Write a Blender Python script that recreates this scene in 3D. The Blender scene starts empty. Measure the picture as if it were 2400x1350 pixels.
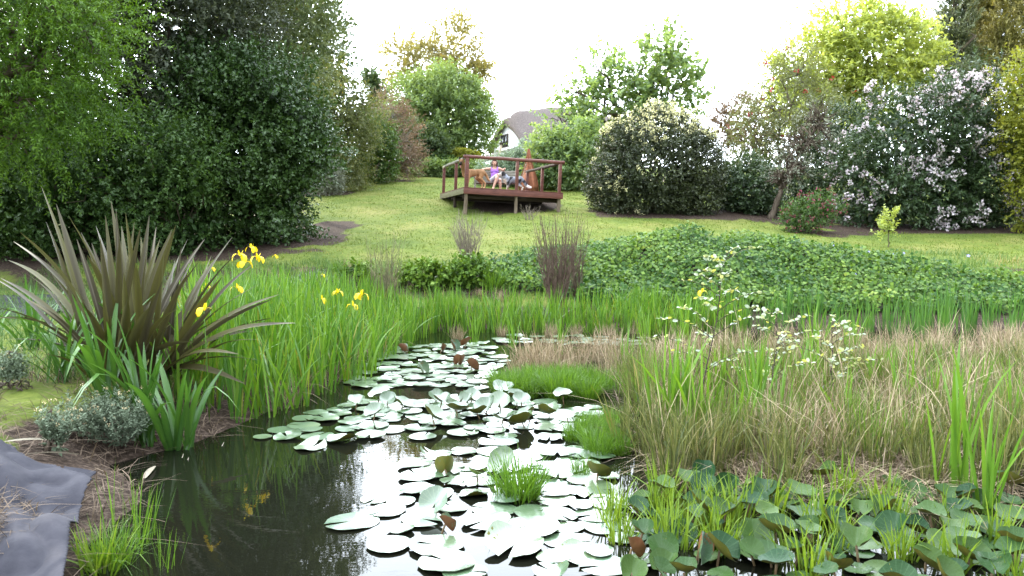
import bpy, math, random
import numpy as np
from mathutils import Vector, Matrix, noise as mnoise

# ------------------------------------------------------------------ camera, sky, sun, exposure
SC = bpy.context.scene
COL = SC.collection
F = 1884.0            # focal length in photograph pixels (2400 wide)
CH = 1.6              # eye height above the pond water
TH = math.atan(135.0 / F)
cd = bpy.data.cameras.new('camera'); cam = bpy.data.objects.new('camera', cd); COL.objects.link(cam)
cam.location = (0, 0, CH); cam.rotation_euler = (math.pi / 2 - TH, 0, 0)
cd.sensor_width = 36.0; cd.lens = 36.0 * F / 2400.0
cd.clip_start = 0.05; cd.clip_end = 3000
cd.dof.use_dof = True; cd.dof.focus_distance = 7.5; cd.dof.aperture_fstop = 5.6
SC.camera = cam
SUN_EL = math.radians(24); SUN_V = Vector((-0.62, 0.78, 0)).normalized()
W = bpy.data.worlds.new('World'); SC.world = W; W.use_nodes = True
nt = W.node_tree; bg = nt.nodes['Background']
sky = nt.nodes.new('ShaderNodeTexSky'); sky.sky_type = 'NISHITA'; sky.sun_disc = False
sky.sun_elevation = SUN_EL; sky.sun_rotation = math.atan2(SUN_V.x, SUN_V.y)
sky.air_density = 1.0; sky.dust_density = 2.0; sky.ozone_density = 1.0
tc = nt.nodes.new('ShaderNodeTexCoord')
mp = nt.nodes.new('ShaderNodeMapping'); mp.inputs['Scale'].default_value = (1.0, 1.0, 2.2)
nz = nt.nodes.new('ShaderNodeTexNoise'); nz.inputs['Scale'].default_value = 2.6; nz.inputs['Detail'].default_value = 7; nz.inputs['Roughness'].default_value = 0.55
rp = nt.nodes.new('ShaderNodeValToRGB'); rp.color_ramp.elements[0].position = 0.30; rp.color_ramp.elements[1].position = 0.46
mx = nt.nodes.new('ShaderNodeMixRGB'); mx.inputs[2].default_value = (27.0, 29.6, 32.5, 1)
nt.links.new(tc.outputs['Generated'], mp.inputs[0]); nt.links.new(mp.outputs[0], nz.inputs['Vector'])
nt.links.new(nz.outputs['Fac'], rp.inputs[0]); nt.links.new(rp.outputs[0], mx.inputs[0])
# clouds scatter sunlight forward: brighter towards the sun, duller away from it
vd = nt.nodes.new('ShaderNodeVectorMath'); vd.operation = 'DOT_PRODUCT'
vd.inputs[1].default_value = (SUN_V.x * math.cos(SUN_EL), SUN_V.y * math.cos(SUN_EL), math.sin(SUN_EL)); nt.links.new(tc.outputs['Generated'], vd.inputs[0])
mr = nt.nodes.new('ShaderNodeMapRange'); mr.interpolation_type = 'SMOOTHSTEP'; nt.links.new(vd.outputs['Value'], mr.inputs[0])
for k_, v_ in ((1, -0.6), (2, 1.0), (3, 0.6), (4, 1.9)): mr.inputs[k_].default_value = v_
cm = nt.nodes.new('ShaderNodeVectorMath'); cm.operation = 'SCALE'; cm.inputs[0].default_value = (27.0, 29.6, 32.5); nt.links.new(mr.outputs[0], cm.inputs['Scale']); nt.links.new(cm.outputs[0], mx.inputs[2])
nt.links.new(sky.outputs[0], mx.inputs[1]); nt.links.new(mx.outputs[0], bg.inputs[0])
bg.inputs[1].default_value = 0.15
sd = bpy.data.lights.new('sun', 'SUN'); sd.energy = 4.8; sd.angle = math.radians(0.6); sd.color = (1.0, 0.9, 0.74)
sun = bpy.data.objects.new('sun', sd); COL.objects.link(sun)
SD = Vector((SUN_V.x * math.cos(SUN_EL), SUN_V.y * math.cos(SUN_EL), math.sin(SUN_EL)))
sun.rotation_euler = SD.to_track_quat('Z', 'Y').to_euler(); sun.location = (-20, 25, 20)
SC.view_settings.view_transform = 'Standard'; SC.view_settings.look = 'None'
SC.view_settings.exposure = 0.2; SC.view_settings.gamma = 1.0; SC.view_settings.use_curve_mapping = False
SC.render.engine = 'CYCLES'
SC.cycles.use_denoising = True
try: SC.cycles.denoiser = 'OPENIMAGEDENOISE'
except Exception: pass
SC.cycles.max_bounces = 6; SC.cycles.diffuse_bounces = 3; SC.cycles.glossy_bounces = 3
SC.cycles.transmission_bounces = 4; SC.cycles.transparent_max_bounces = 4; SC.cycles.caustics_reflective = False; SC.cycles.caustics_refractive = False
SC.cycles.sample_clamp_indirect = 8.0

# ------------------------------------------------------------------ helpers
rng = np.random.default_rng(11); random.seed(11)
CT, ST = math.cos(TH), math.sin(TH)
def ray(px, py):
    a = (px - 1200.0) / F; b = (675.0 - py) / F
    return Vector((a, CT + b * ST, -ST + b * CT))
def at(px, py, D):                         # world point seen at photo pixel (px, py), D metres ahead
    d = ray(px, py); return Vector((0, 0, CH)) + d * (D / d.y)
def wat(px, py, z=0.0):                    # the same, on a level plane
    d = ray(px, py); return Vector((0, 0, CH)) + d * ((z - CH) / d.z)
def ss(x, a, b):
    t = np.clip((np.asarray(x, float) - a) / (b - a), 0, 1); return t * t * (3 - 2 * t)
def tag(o, label=None, cat=None, group=None, kind=None):
    if label: o['label'] = label
    if cat: o['category'] = cat
    if group: o['group'] = group
    if kind: o['kind'] = kind
    return o
def link(name, me, parent=None):
    o = bpy.data.objects.new(name, me); COL.objects.link(o)
    if parent is not None: o.parent = parent
    return o
def empty(name, loc=(0, 0, 0), rz=0.0):
    o = bpy.data.objects.new(name, None); COL.objects.link(o); o.empty_display_size = 0.1
    o.location = loc; o.rotation_euler = (0, 0, rz); return o
def mesh_np(name, V, faces, mats, v=None, mi=None, smooth=False):
    """V (n,3); faces list of (m,k) int arrays (k = 3 or 4)"""
    me = bpy.data.meshes.new(name)
    V = np.ascontiguousarray(V, dtype=np.float32)
    if not isinstance(faces, (list, tuple)): faces = [faces]
    faces = [np.asarray(f, dtype=np.int32) for f in faces if len(f)]
    idx = np.concatenate([f.ravel() for f in faces]); cnt = np.concatenate([np.full(len(f), f.shape[1], np.int32) for f in faces])
    me.vertices.add(len(V)); me.vertices.foreach_set('co', V.ravel())
    me.loops.add(len(idx)); me.loops.foreach_set('vertex_index', idx)
    me.polygons.add(len(cnt)); st = np.zeros(len(cnt), np.int32); st[1:] = np.cumsum(cnt)[:-1]
    me.polygons.foreach_set('loop_start', st)
    try: me.polygons.foreach_set('loop_total', cnt)
    except Exception: pass
    if mi is not None: me.polygons.foreach_set('material_index', np.asarray(mi, np.int32))
    if smooth: me.polygons.foreach_set('use_smooth', np.ones(len(cnt), bool))
    for m in (mats if isinstance(mats, (list, tuple)) else [mats]): me.materials.append(m)
    if v is not None:
        a = me.attributes.new('v', 'FLOAT', 'POINT'); a.data.foreach_set('value', np.ascontiguousarray(v, np.float32))
    me.update(calc_edges=True)
    return me
def unit(a):
    return a / np.maximum(np.linalg.norm(a, axis=-1, keepdims=True), 1e-9)
class MB:
    """collects shapes, builds one mesh"""
    def __init__(s): s.V = []; s.Q = []; s.T = []; s.n = 0; s.c = []
    def add(s, V, Q=None, T=None, c=0.5):
        V = np.asarray(V, float).reshape(-1, 3); s.V.append(V); s.c.append(np.full(len(V), c))
        if Q is not None and len(Q): s.Q.append(np.asarray(Q, int).reshape(-1, 4) + s.n)
        if T is not None and len(T): s.T.append(np.asarray(T, int).reshape(-1, 3) + s.n)
        s.n += len(V); return s
    def box(s, x0, x1, y0, y1, z0, z1, M=None, b=0.0, c=0.5):
        V = np.array([(x, y, z) for z in (z0, z1) for x, y in ((x0, y0), (x1, y0), (x1, y1), (x0, y1))], float)
        Q = [(0, 3, 2, 1), (4, 5, 6, 7), (0, 1, 5, 4), (1, 2, 6, 5), (2, 3, 7, 6), (3, 0, 4, 7)]
        if M is not None: V = np.array([M @ Vector(p) for p in V])
        return s.add(V, Q, c=c)
    def tube(s, P, R, k=6, cap=True, c=0.5, flat=1.0):
        P = np.asarray(P, float); n = len(P); R = np.broadcast_to(np.asarray(R, float), (n,))
        T = unit(np.gradient(P, axis=0)) if n > 2 else np.repeat(unit((P[-1] - P[0])[None]), n, 0)
        ref = np.array([0, 0, 1.0]) if abs(T[:, 2]).mean() < 0.8 else np.array([1.0, 0, 0])
        A = unit(np.cross(T, ref)); B = np.cross(A, T)
        an = np.linspace(0, 2 * math.pi, k, endpoint=False)
        V = P[:, None] + R[:, None, None] * (np.cos(an)[None, :, None] * A[:, None] + flat * np.sin(an)[None, :, None] * B[:, None])
        V = V.reshape(-1, 3); i = np.arange(n - 1)[:, None] * k; j = np.arange(k)[None]; j2 = (j + 1) % k
        Q = np.stack([i + j, i + j2, i + k + j2, i + k + j], -1).reshape(-1, 4)
        T3 = []
        if cap:
            V = np.vstack([V, P[:1], P[-1:]]); a, b2 = n * k, n * k + 1
            for q in range(k): T3 += [(a, (q + 1) % k, q), (b2, (n - 1) * k + q, (n - 1) * k + (q + 1) % k)]
        return s.add(V, Q, T3, c=c)
    def mesh(s, name, mat, smooth=False):
        V = np.vstack(s.V); fs = []
        if s.Q: fs.append(np.vstack(s.Q))
        if s.T: fs.append(np.vstack(s.T))
        return mesh_np(name, V, fs, mat, np.concatenate(s.c), smooth=smooth)
    def obj(s, name, mat, parent=None, smooth=False, bevel=0.0):
        o = link(name, s.mesh(name, mat, smooth), parent)
        if bevel:
            m = o.modifiers.new('bevel', 'BEVEL'); m.width = bevel; m.segments = 2; m.limit_method = 'ANGLE'
        return o
def copy_tree(o, parent=None):
    c = o.copy(); COL.objects.link(c); c.parent = parent
    for ch in o.children: copy_tree(ch, c)
    return c

# ------------------------------------------------------------------ materials
def rgb(c): return (c[0], c[1], c[2], 1.0)
def new_mat(name):
    m = bpy.data.materials.new(name); m.use_nodes = True; t = m.node_tree; t.nodes.clear()
    o = t.nodes.new('ShaderNodeOutputMaterial'); return m, t, o
def leaf_mat(name, c1, c2, trans=0.35, rough=0.5, spec=0.35, c3=None, tcol=None):
    """leaf colour varies from leaf to leaf (attribute v) and slowly over the plant"""
    m, t, o = new_mat(name); N = t.nodes.new; L = t.links.new
    a = N('ShaderNodeAttribute'); a.attribute_name = 'v'
    r = N('ShaderNodeValToRGB'); e = r.color_ramp.elements
    e[0].position = 0.0; e[0].color = rgb(c1); e[1].position = 1.0; e[1].color = rgb(c2)
    if c3 is not None: e[1].position = 0.93; q = r.color_ramp.elements.new(1.0); q.color = rgb(c3)
    L(a.outputs['Fac'], r.inputs[0])
    b = N('ShaderNodeBsdfPrincipled'); b.inputs['Roughness'].default_value = rough; b.inputs['Specular IOR Level'].default_value = spec
    L(r.outputs[0], b.inputs['Base Color'])
    tr = N('ShaderNodeBsdfTranslucent'); g = N('ShaderNodeMixRGB'); g.blend_type = 'MULTIPLY'; g.inputs[0].default_value = 1.0
    g.inputs[2].default_value = rgb(tcol or (1.35, 1.25, 0.55)); L(r.outputs[0], g.inputs[1]); L(g.outputs[0], tr.inputs[0])
    mix = N('ShaderNodeMixShader'); mix.inputs[0].default_value = trans
    L(b.outputs[0], mix.inputs[1]); L(tr.outputs[0], mix.inputs[2]); L(mix.outputs[0], o.inputs[0])
    return m
def rough_mat(name, c1, c2, scale=8.0, rough=0.8, spec=0.2, bump=0.3, stretch=(1, 1, 1), detail=6, c3=None, contrast=(0.35, 0.65), metallic=0.0, coord='Object', sheen=None, dist=0.02):
    m, t, o = new_mat(name); N = t.nodes.new; L = t.links.new
    tc = N('ShaderNodeTexCoord'); mp = N('ShaderNodeMapping'); mp.inputs['Scale'].default_value = stretch
    L(tc.outputs[coord], mp.inputs[0])
    n = N('ShaderNodeTexNoise'); n.inputs['Scale'].default_value = scale; n.inputs['Detail'].default_value = detail; n.inputs['Roughness'].default_value = 0.62
    L(mp.outputs[0], n.inputs['Vector'])
    r = N('ShaderNodeValToRGB'); e = r.color_ramp.elements
    e[0].position = contrast[0]; e[0].color = rgb(c1); e[1].position = contrast[1]; e[1].color = rgb(c2)
    if c3 is not None: q = e.new(min(0.98, contrast[1] + 0.12)); q.color = rgb(c3)
    L(n.outputs['Fac'], r.inputs[0])
    b = N('ShaderNodeBsdfPrincipled'); b.inputs['Roughness'].default_value = rough; b.inputs['Specular IOR Level'].default_value = spec; b.inputs['Metallic'].default_value = metallic
    L(r.outputs[0], b.inputs['Base Color'])
    if bump:
        bp = N('ShaderNodeBump'); bp.inputs['Strength'].default_value = bump; bp.inputs['Distance'].default_value = dist
        L(n.outputs['Fac'], bp.inputs['Height']); L(bp.outputs[0], b.inputs['Normal'])
    L(b.outputs[0], o.inputs[0]); return m
BARK = rough_mat('bark', (0.045, 0.032, 0.022), (0.12, 0.095, 0.07), 14, bump=0.6, stretch=(1, 1, 0.25))
BARK_GREY = rough_mat('bark_grey', (0.11, 0.1, 0.085), (0.27, 0.25, 0.22), 14, bump=0.6, stretch=(1, 1, 0.25))
TWIG_PALE = rough_mat('twig_pale', (0.28, 0.21, 0.14), (0.5, 0.42, 0.32), 12, bump=0.3)

# ------------------------------------------------------------------ terrain
PY = np.array([11.0, 13.0, 13.6, 14.6, 16.0, 18.0, 22.0, 25.6, 30.0, 36.0, 45.0, 60.0, 120.0, 900.0])
PZ = np.array([-0.6, -0.02, 0.12, 0.35, 0.75, 1.02, 1.58, 2.08, 2.78, 3.7, 4.9, 6.5, 9.0, 9.5])
SHY = np.array([-20, 1.0, 3.7, 4.6, 5.4, 5.9, 6.7, 8.4, 10.0, 11.6, 13.5, 30]); SHX = np.array([-1.9, -1.9, -2.0, -2.2, -2.62, -2.4, -2.15, -1.8, -1.72, -1.68, -1.4, -1.4])
def wob(x, y, s, seed=0.0):
    return (np.sin(x * 1.7 * s + y * 0.9 * s + seed) + np.sin(x * 0.8 * s - y * 1.9 * s + 1.3 + seed * 2) + np.sin(x * 2.9 * s + 2.1 + y * 2.3 * s + seed * 3)) / 3.0
def T(x, y):
    x = np.asarray(x, float); y = np.asarray(y, float)
    yy = y + 0.25 * wob(x, y, 0.7, 2.0) * ss(y, 9, 12) * (1 - ss(y, 20, 26))
    hf = np.interp(yy, PY, PZ) - 0.28 * ss(x, 4, 12) * ss(y, 17, 21)
    xs = np.interp(y, SHY, SHX) + 0.10 * wob(x * 0.2, y, 2.2, 1.0)
    d = xs - x
    hl = np.where(d > 0, 0.30 * ss(d, 0, 1.3) + 0.02 * np.clip(d, 0, 30) + 0.03 * ss(d, 0, 0.25), np.maximum(d * 0.9, -0.6))
    hr = np.where(x > 10, 0.5 * ss(x, 10, 13), np.maximum((x - 10) * 0.5, -0.6))
    hn = np.where(y < 2.3, 0.35 * ss(-y, -2.3, -1.0), np.maximum((2.3 - y) * 0.6, -0.6))
    h = np.maximum(np.maximum(hf, hl), np.maximum(hr, hn))
    land = ss(h, 0.02, 0.3)
    return h + land * (0.025 * wob(x, y, 1.6) + 0.018 * wob(x, y, 4.3, 1.0))
def Tz(x, y): return float(T(x, y))
gx = np.unique(np.round(np.concatenate([np.arange(-13, 13.01, 0.2), np.arange(-40, 40.1, 1.5), [-900, -500, -300, -160, -90, -60, 60, 90, 160, 300, 500, 900]]), 3))
gy = np.unique(np.round(np.concatenate([np.arange(-2, 21.01, 0.2), np.arange(21, 50, 0.7), [-600, -300, -120, -60, -30, -15, -8, -5, -3.4, 52, 56, 60, 68, 80, 100, 130, 200, 320, 500, 900]]), 3))
GX, GY = np.meshgrid(gx, gy); GZ = T(GX, GY)
nx_, ny_ = len(gx), len(gy)
ii = (np.arange(ny_ - 1)[:, None] * nx_ + np.arange(nx_ - 1)[None]).ravel()
TQ = np.stack([ii, ii + 1, ii + 1 + nx_, ii + nx_], -1)
# bare mulch: under the shrubs and along the pond edge
MULCH = [(-8.8, 18.6, 4.2, 1.6), (-6.0, 20.8, 1.9, 2.2), (-5.2, 23.0, 0.9, 1.3), (5.0, 25.9, 2.8, 1.3), (9.0, 26.4, 3.5, 1.5), (13.5, 24.4, 6.0, 1.1), (-11, 17.4, 2.0, 1.5), (9.0, 23.0, 1.3, 0.7), (0.1, 28.2, 1.7, 2.4), (-7.6, 32.0, 1.6, 1.3), (-5.8, 37.3, 1.6, 0.9)]
soil = np.zeros_like(GX)
for (a, b, c, d) in MULCH:
    q = np.sqrt(((GX - a) / c) ** 2 + ((GY - b) / d) ** 2) + 0.18 * wob(GX, GY, 2.2, a)
    soil = np.maximum(soil, 1 - ss(q, 0.75, 1.1))
edge = (1 - ss(GZ, 0.16, 0.34)) * (GY < 15.5)
bankm = ss(GY, 14.0, 15.2) * (1 - ss(GY, 16.0, 17.2)) * (0.65 + 0.6 * wob(GX, GY, 1.3, 4.0))
soil = np.clip(np.maximum(np.maximum(soil, edge), bankm), 0, 1)
m, t, o = new_mat('lawn_ground'); N = t.nodes.new; L = t.links.new
tcn = N('ShaderNodeTexCoord')
def nze(scale, det=5, rough=0.6):
    n = N('ShaderNodeTexNoise'); n.inputs['Scale'].default_value = scale; n.inputs['Detail'].default_value = det; n.inputs['Roughness'].default_value = rough
    L(tcn.outputs['Object'], n.inputs['Vector']); return n
def ramp(src, pts):
    r = N('ShaderNodeValToRGB'); e = r.color_ramp.elements
    e[0].position, e[0].color = pts[0][0], rgb(pts[0][1]); e[1].position, e[1].color = pts[-1][0], rgb(pts[-1][1])
    for p, c in pts[1:-1]: q = e.new(p); q.color = rgb(c)
    L(src, r.inputs[0]); return r
n1 = nze(0.55, 4); n2 = nze(9.0, 6, 0.7); n3 = nze(26.0, 5, 0.7)
g1 = ramp(n1.outputs['Fac'], [(0.33, (0.085, 0.125, 0.028)), (0.5, (0.125, 0.16, 0.035)), (0.68, (0.18, 0.185, 0.06))])
g2 = ramp(n2.outputs['Fac'], [(0.3, (0.55, 0.6, 0.5)), (0.7, (1.25, 1.2, 1.05))])
gm = N('ShaderNodeMixRGB'); gm.blend_type = 'MULTIPLY'; gm.inputs[0].default_value = 1.0; L(g1.outputs[0], gm.inputs[1]); L(g2.outputs[0], gm.inputs[2])
s1 = ramp(n3.outputs['Fac'], [(0.3, (0.016, 0.011, 0.008)), (0.5, (0.045, 0.031, 0.023)), (0.72, (0.13, 0.095, 0.075))])
at_ = N('ShaderNodeAttribute'); at_.attribute_name = 'v'
ad = N('ShaderNodeMath'); ad.operation = 'ADD'; L(at_.outputs['Fac'], ad.inputs[0])
mm = N('ShaderNodeMath'); mm.operation = 'MULTIPLY_ADD'; mm.inputs[1].default_value = 0.9; mm.inputs[2].default_value = -0.45; L(n2.outputs['Fac'], mm.inputs[0]); L(mm.outputs[0], ad.inputs[1])
sr = ramp(ad.outputs[0], [(0.38, (0, 0, 0)), (0.62, (1, 1, 1))])
fm = N('ShaderNodeMixRGB'); L(sr.outputs[0], fm.inputs[0]); L(gm.outputs[0], fm.inputs[1]); L(s1.outputs[0], fm.inputs[2])
bs = N('ShaderNodeBsdfPrincipled'); bs.inputs['Roughness'].default_value = 0.9; bs.inputs['Specular IOR Level'].default_value = 0.1; L(fm.outputs[0], bs.inputs['Base Color'])
bp = N('ShaderNodeBump'); bp.inputs['Strength'].default_value = 0.7; bp.inputs['Distance'].default_value = 0.04; L(n3.outputs['Fac'], bp.inputs['Height']); L(bp.outputs[0], bs.inputs['Normal'])
L(bs.outputs[0], o.inputs[0]); LAWN = m
tag(link('ground', mesh_np('ground', np.stack([GX, GY, GZ], -1).reshape(-1, 3), TQ, LAWN, soil.ravel(), smooth=True)), kind='structure')

# pond water: dark glossy sheet
m, t, o = new_mat('pond_water'); N = t.nodes.new; L = t.links.new
tcn = N('ShaderNodeTexCoord')
mp = N('ShaderNodeMapping'); mp.inputs['Scale'].default_value = (1.0, 1.7, 1.0); L(tcn.outputs['Object'], mp.inputs[0])
w1 = N('ShaderNodeTexNoise'); w1.inputs['Scale'].default_value = 5.0; w1.inputs['Detail'].default_value = 3; L(mp.outputs[0], w1.inputs['Vector'])
w2 = N('ShaderNodeTexNoise'); w2.inputs['Scale'].default_value = 22.0; w2.inputs['Detail'].default_value = 2; L(mp.outputs[0], w2.inputs['Vector'])
pa = N('ShaderNodeTexNoise'); pa.inputs['Scale'].default_value = 0.8; L(tcn.outputs['Object'], pa.inputs['Vector'])
pr = ramp(pa.outputs['Fac'], [(0.52, (0.0, 0.0, 0.0)), (0.68, (0.5, 0.5, 0.5))])
mu = N('ShaderNodeMath'); mu.operation = 'MULTIPLY'; L(w2.outputs['Fac'], mu.inputs[0]); L(pr.outputs[0], mu.inputs[1])
ad = N('ShaderNodeMath'); ad.operation = 'MULTIPLY_ADD'; ad.inputs[1].default_value = 0.35; L(w1.outputs['Fac'], ad.inputs[0]); L(mu.outputs[0], ad.inputs[2])
bp = N('ShaderNodeBump'); bp.inputs['Strength'].default_value = 0.03; bp.inputs['Distance'].default_value = 0.05; L(ad.outputs[0], bp.inputs['Height'])
b = N('ShaderNodeBsdfPrincipled'); b.inputs['Base Color'].default_value = (0.006, 0.0065, 0.004, 1); b.inputs['Roughness'].default_value = 0.015; b.inputs['IOR'].default_value = 1.333
b.inputs['Specular IOR Level'].default_value = 0.5
L(bp.outputs[0], b.inputs['Normal']); L(b.outputs[0], o.inputs[0]); WATER = m
tag(link('pond_water', mesh_np('pond_water', np.array([(-6, 0.5, 0), (12, 0.5, 0), (12, 14.6, 0), (-6, 14.6, 0)], float), np.array([[0, 1, 2, 3]]), WATER)), kind='structure')

# ------------------------------------------------------------------ foliage builder
def leaves(P, U, Nn, Ln, Wd, fold=0.12):
    """one kite-shaped, slightly folded leaf per row"""
    S = unit(np.cross(U, Nn)); Nn = np.cross(S, U)
    Ln = np.asarray(Ln)[:, None]; Wd = np.asarray(Wd)[:, None]
    mid = P + U * Ln * 0.45 + Nn * Ln * fold
    V = np.stack([P, mid + S * Wd * 0.5, P + U * Ln, mid - S * Wd * 0.5], 1).reshape(-1, 3)
    Q = np.arange(len(P) * 4).reshape(-1, 4); return V, Q
def rand_dirs(r, n):
    return unit(r.normal(size=(n, 3)))
def bumps(P, s):
    x, y, z = P[:, 0] * s, P[:, 1] * s, P[:, 2] * s
    return (np.sin(4.1 * x + 1.3 * z + 0.7) * np.sin(3.7 * z - 0.9 * y + 1.1) + np.sin(3.3 * y + 2.1 * x + 2.0) * np.sin(4.9 * z + 1.7 * x)) * 0.8
def shoots_on(r, lobes, n, inner=0.72, outer=1.0, up=0.25, back=0.45, rough=0.12, cs=1.6):
    """shoot bases and directions spread over the outside of a set of ellipsoids"""
    lob = np.array(lobes, float); A = (lob[:, 3] * lob[:, 5] + lob[:, 4] * lob[:, 5] + lob[:, 3] * lob[:, 4])
    B = []; D = []; got = 0; tries = 0
    while got < n and tries < 12:
        tries += 1; k = int((n - got) * 2.6) + 20
        i = r.choice(len(lob), k, p=A / A.sum()); d = rand_dirs(r, k)
        f = r.uniform(inner, outer, k)
        P = lob[i, :3] + d * lob[i, 3:6]
        bn = bumps(P, 1.0 / cs) + 0.6 * bumps(P, 2.3 / cs)
        f = f * (1 + rough * bn)
        P = lob[i, :3] + d * lob[i, 3:6] * f[:, None]
        keep = np.ones(k, bool)
        q = (P[:, None] - lob[None, :, :3]) / lob[None, :, 3:6]; q = np.sqrt((q ** 2).sum(-1)); q[np.arange(k), i] = 9
        keep &= q.min(1) > inner * 0.92
        keep &= (d[:, 1] < 0.25) | (r.random(k) < back)
        keep &= r.random(k) < np.clip(0.75 + 0.7 * bn, 0.25, 1)
        g = T(P[:, 0], P[:, 1]); keep &= P[:, 2] > g + 0.08
        P, d = P[keep], unit(d[keep] / lob[i[keep], 3:6])
        B.append(P); D.append(d); got += len(P)
    B = np.vstack(B)[:n]; D = np.vstack(D)[:n]
    return B, unit(D + np.array([0, 0, up]) + r.normal(size=D.shape) * 0.35)
def foliage(r, lobes, n, m, L, W, sl, droop=0.0, up=0.25, spread=0.9, inner=0.7, outer=1.0, vlo=0.0, vhi=1.0, back=0.45, rough=0.13, tuft=0.0, jit=0.0, flat=0.5, cs=1.6):
    """n shoots with m leaves each"""
    B, D = shoots_on(r, lobes, n, inner, outer, up, back, rough, cs); n = len(B)
    ln = sl * r.uniform(0.6, 1.35, n)
    t = (np.arange(m)[None] + r.random((n, m))) / m
    if tuft: t = t ** tuft
    P = B[:, None] + D[:, None] * (ln[:, None] * t)[..., None]; P[..., 2] -= droop * (ln[:, None] * t) ** 1.6
    if jit: P = P + r.normal(size=P.shape) * jit
    q = unit(np.cross(np.repeat(D[:, None], m, 1), rand_dirs(r, n * m).reshape(n, m, 3)))
    U = unit(q * spread + D[:, None] * 0.6 + r.normal(size=P.shape) * 0.25 + np.array([0, 0, -droop * 0.8]))
    Nn = unit(D[:, None] * 0.35 + np.array([0, 0, flat]) + r.normal(size=P.shape) * 0.4)
    sh = np.clip(r.random(n)[:, None] * 0.3 + r.random((n, m)) * 0.4 + 0.3 * t ** 1.5 + 0.14 * bumps(B + 7.0, 0.55 / cs)[:, None], 0, 1)
    v = vlo + (vhi - vlo) * sh
    P, U, Nn = P.reshape(-1, 3), U.reshape(-1, 3), Nn.reshape(-1, 3); k = len(P)
    sc = r.uniform(0.55, 1.45, k)
    V, Q = leaves(P, U, Nn, L * sc, W * sc)
    return V, Q, np.repeat(v.ravel(), 4), B, D, ln
def limbs(r, base, lobes, mat, n=10, r0=0.12, extra=None, k=6, wig=0.08, tips=None, r1=0.012):
    mb = MB(); base = np.array(base, float)
    cen = np.array([l[:3] for l in lobes]); ctr = cen.mean(0)
    fork = base + (ctr - base) * 0.35; fork[2] = base[2] + max(0.3, (ctr[2] - base[2]) * 0.45)
    def path(a, b, w, s=7):
        t = np.linspace(0, 1, s)[:, None]; p = a + (b - a) * t; L = np.linalg.norm(b - a)
        off = r.normal(size=(s, 3)) * w * L; off[0] = 0; off[-1] = 0
        p = p + off; p[:, 2] += 0.12 * L * np.sin(t[:, 0] * math.pi) * 0.5; return p
    foot = base.copy(); foot[2] -= 0.15
    mb.tube(path(foot, fork, wig * 0.4), np.linspace(r0 * 1.15, r0 * 0.75, 7), k)
    ends = []
    for l in lobes:
        e = np.array(l[:3]); mb.tube(path(fork, e, wig), np.linspace(r0 * 0.62, r0 * 0.3, 7), k); ends.append(e)
    for i in range(n):
        l = lobes[r.integers(len(lobes))]; e = np.array(l[:3]); d = rand_dirs(r, 1)[0]; d[2] = abs(d[2]) * 0.8 - 0.15
        tip = e + d * np.array(l[3:6]) * r.uniform(0.75, 1.0); mb.tube(path(e + (fork - e) * r.uniform(0, 0.5), tip, wig), np.linspace(r0 * 0.28, r1, 7), 5)
    if tips is not None:
        for p in tips:
            j = np.argmin(((cen - p) ** 2).sum(1)); a = cen[j] + (p - cen[j]) * 0.25
            mb.tube(path(a, p, wig, 5), np.linspace(r1 * 1.6, r1 * 0.5, 5), 4, cap=False)
    return mb
def lobe_world(lobes, D):
    out = []
    for l in lobes:
        px, py, rx, ry = l[:4]; dd = l[4] if len(l) > 4 else 0.0; p = at(px, py, D + dd); s = (D + dd) / F
        ax, az = rx * s, ry * s; ay = l[5] if len(l) > 5 else min(ax, 0.5 * (ax + az))
        out.append((p.x, p.y, p.z, ax, ay, az))
    return out
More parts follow.
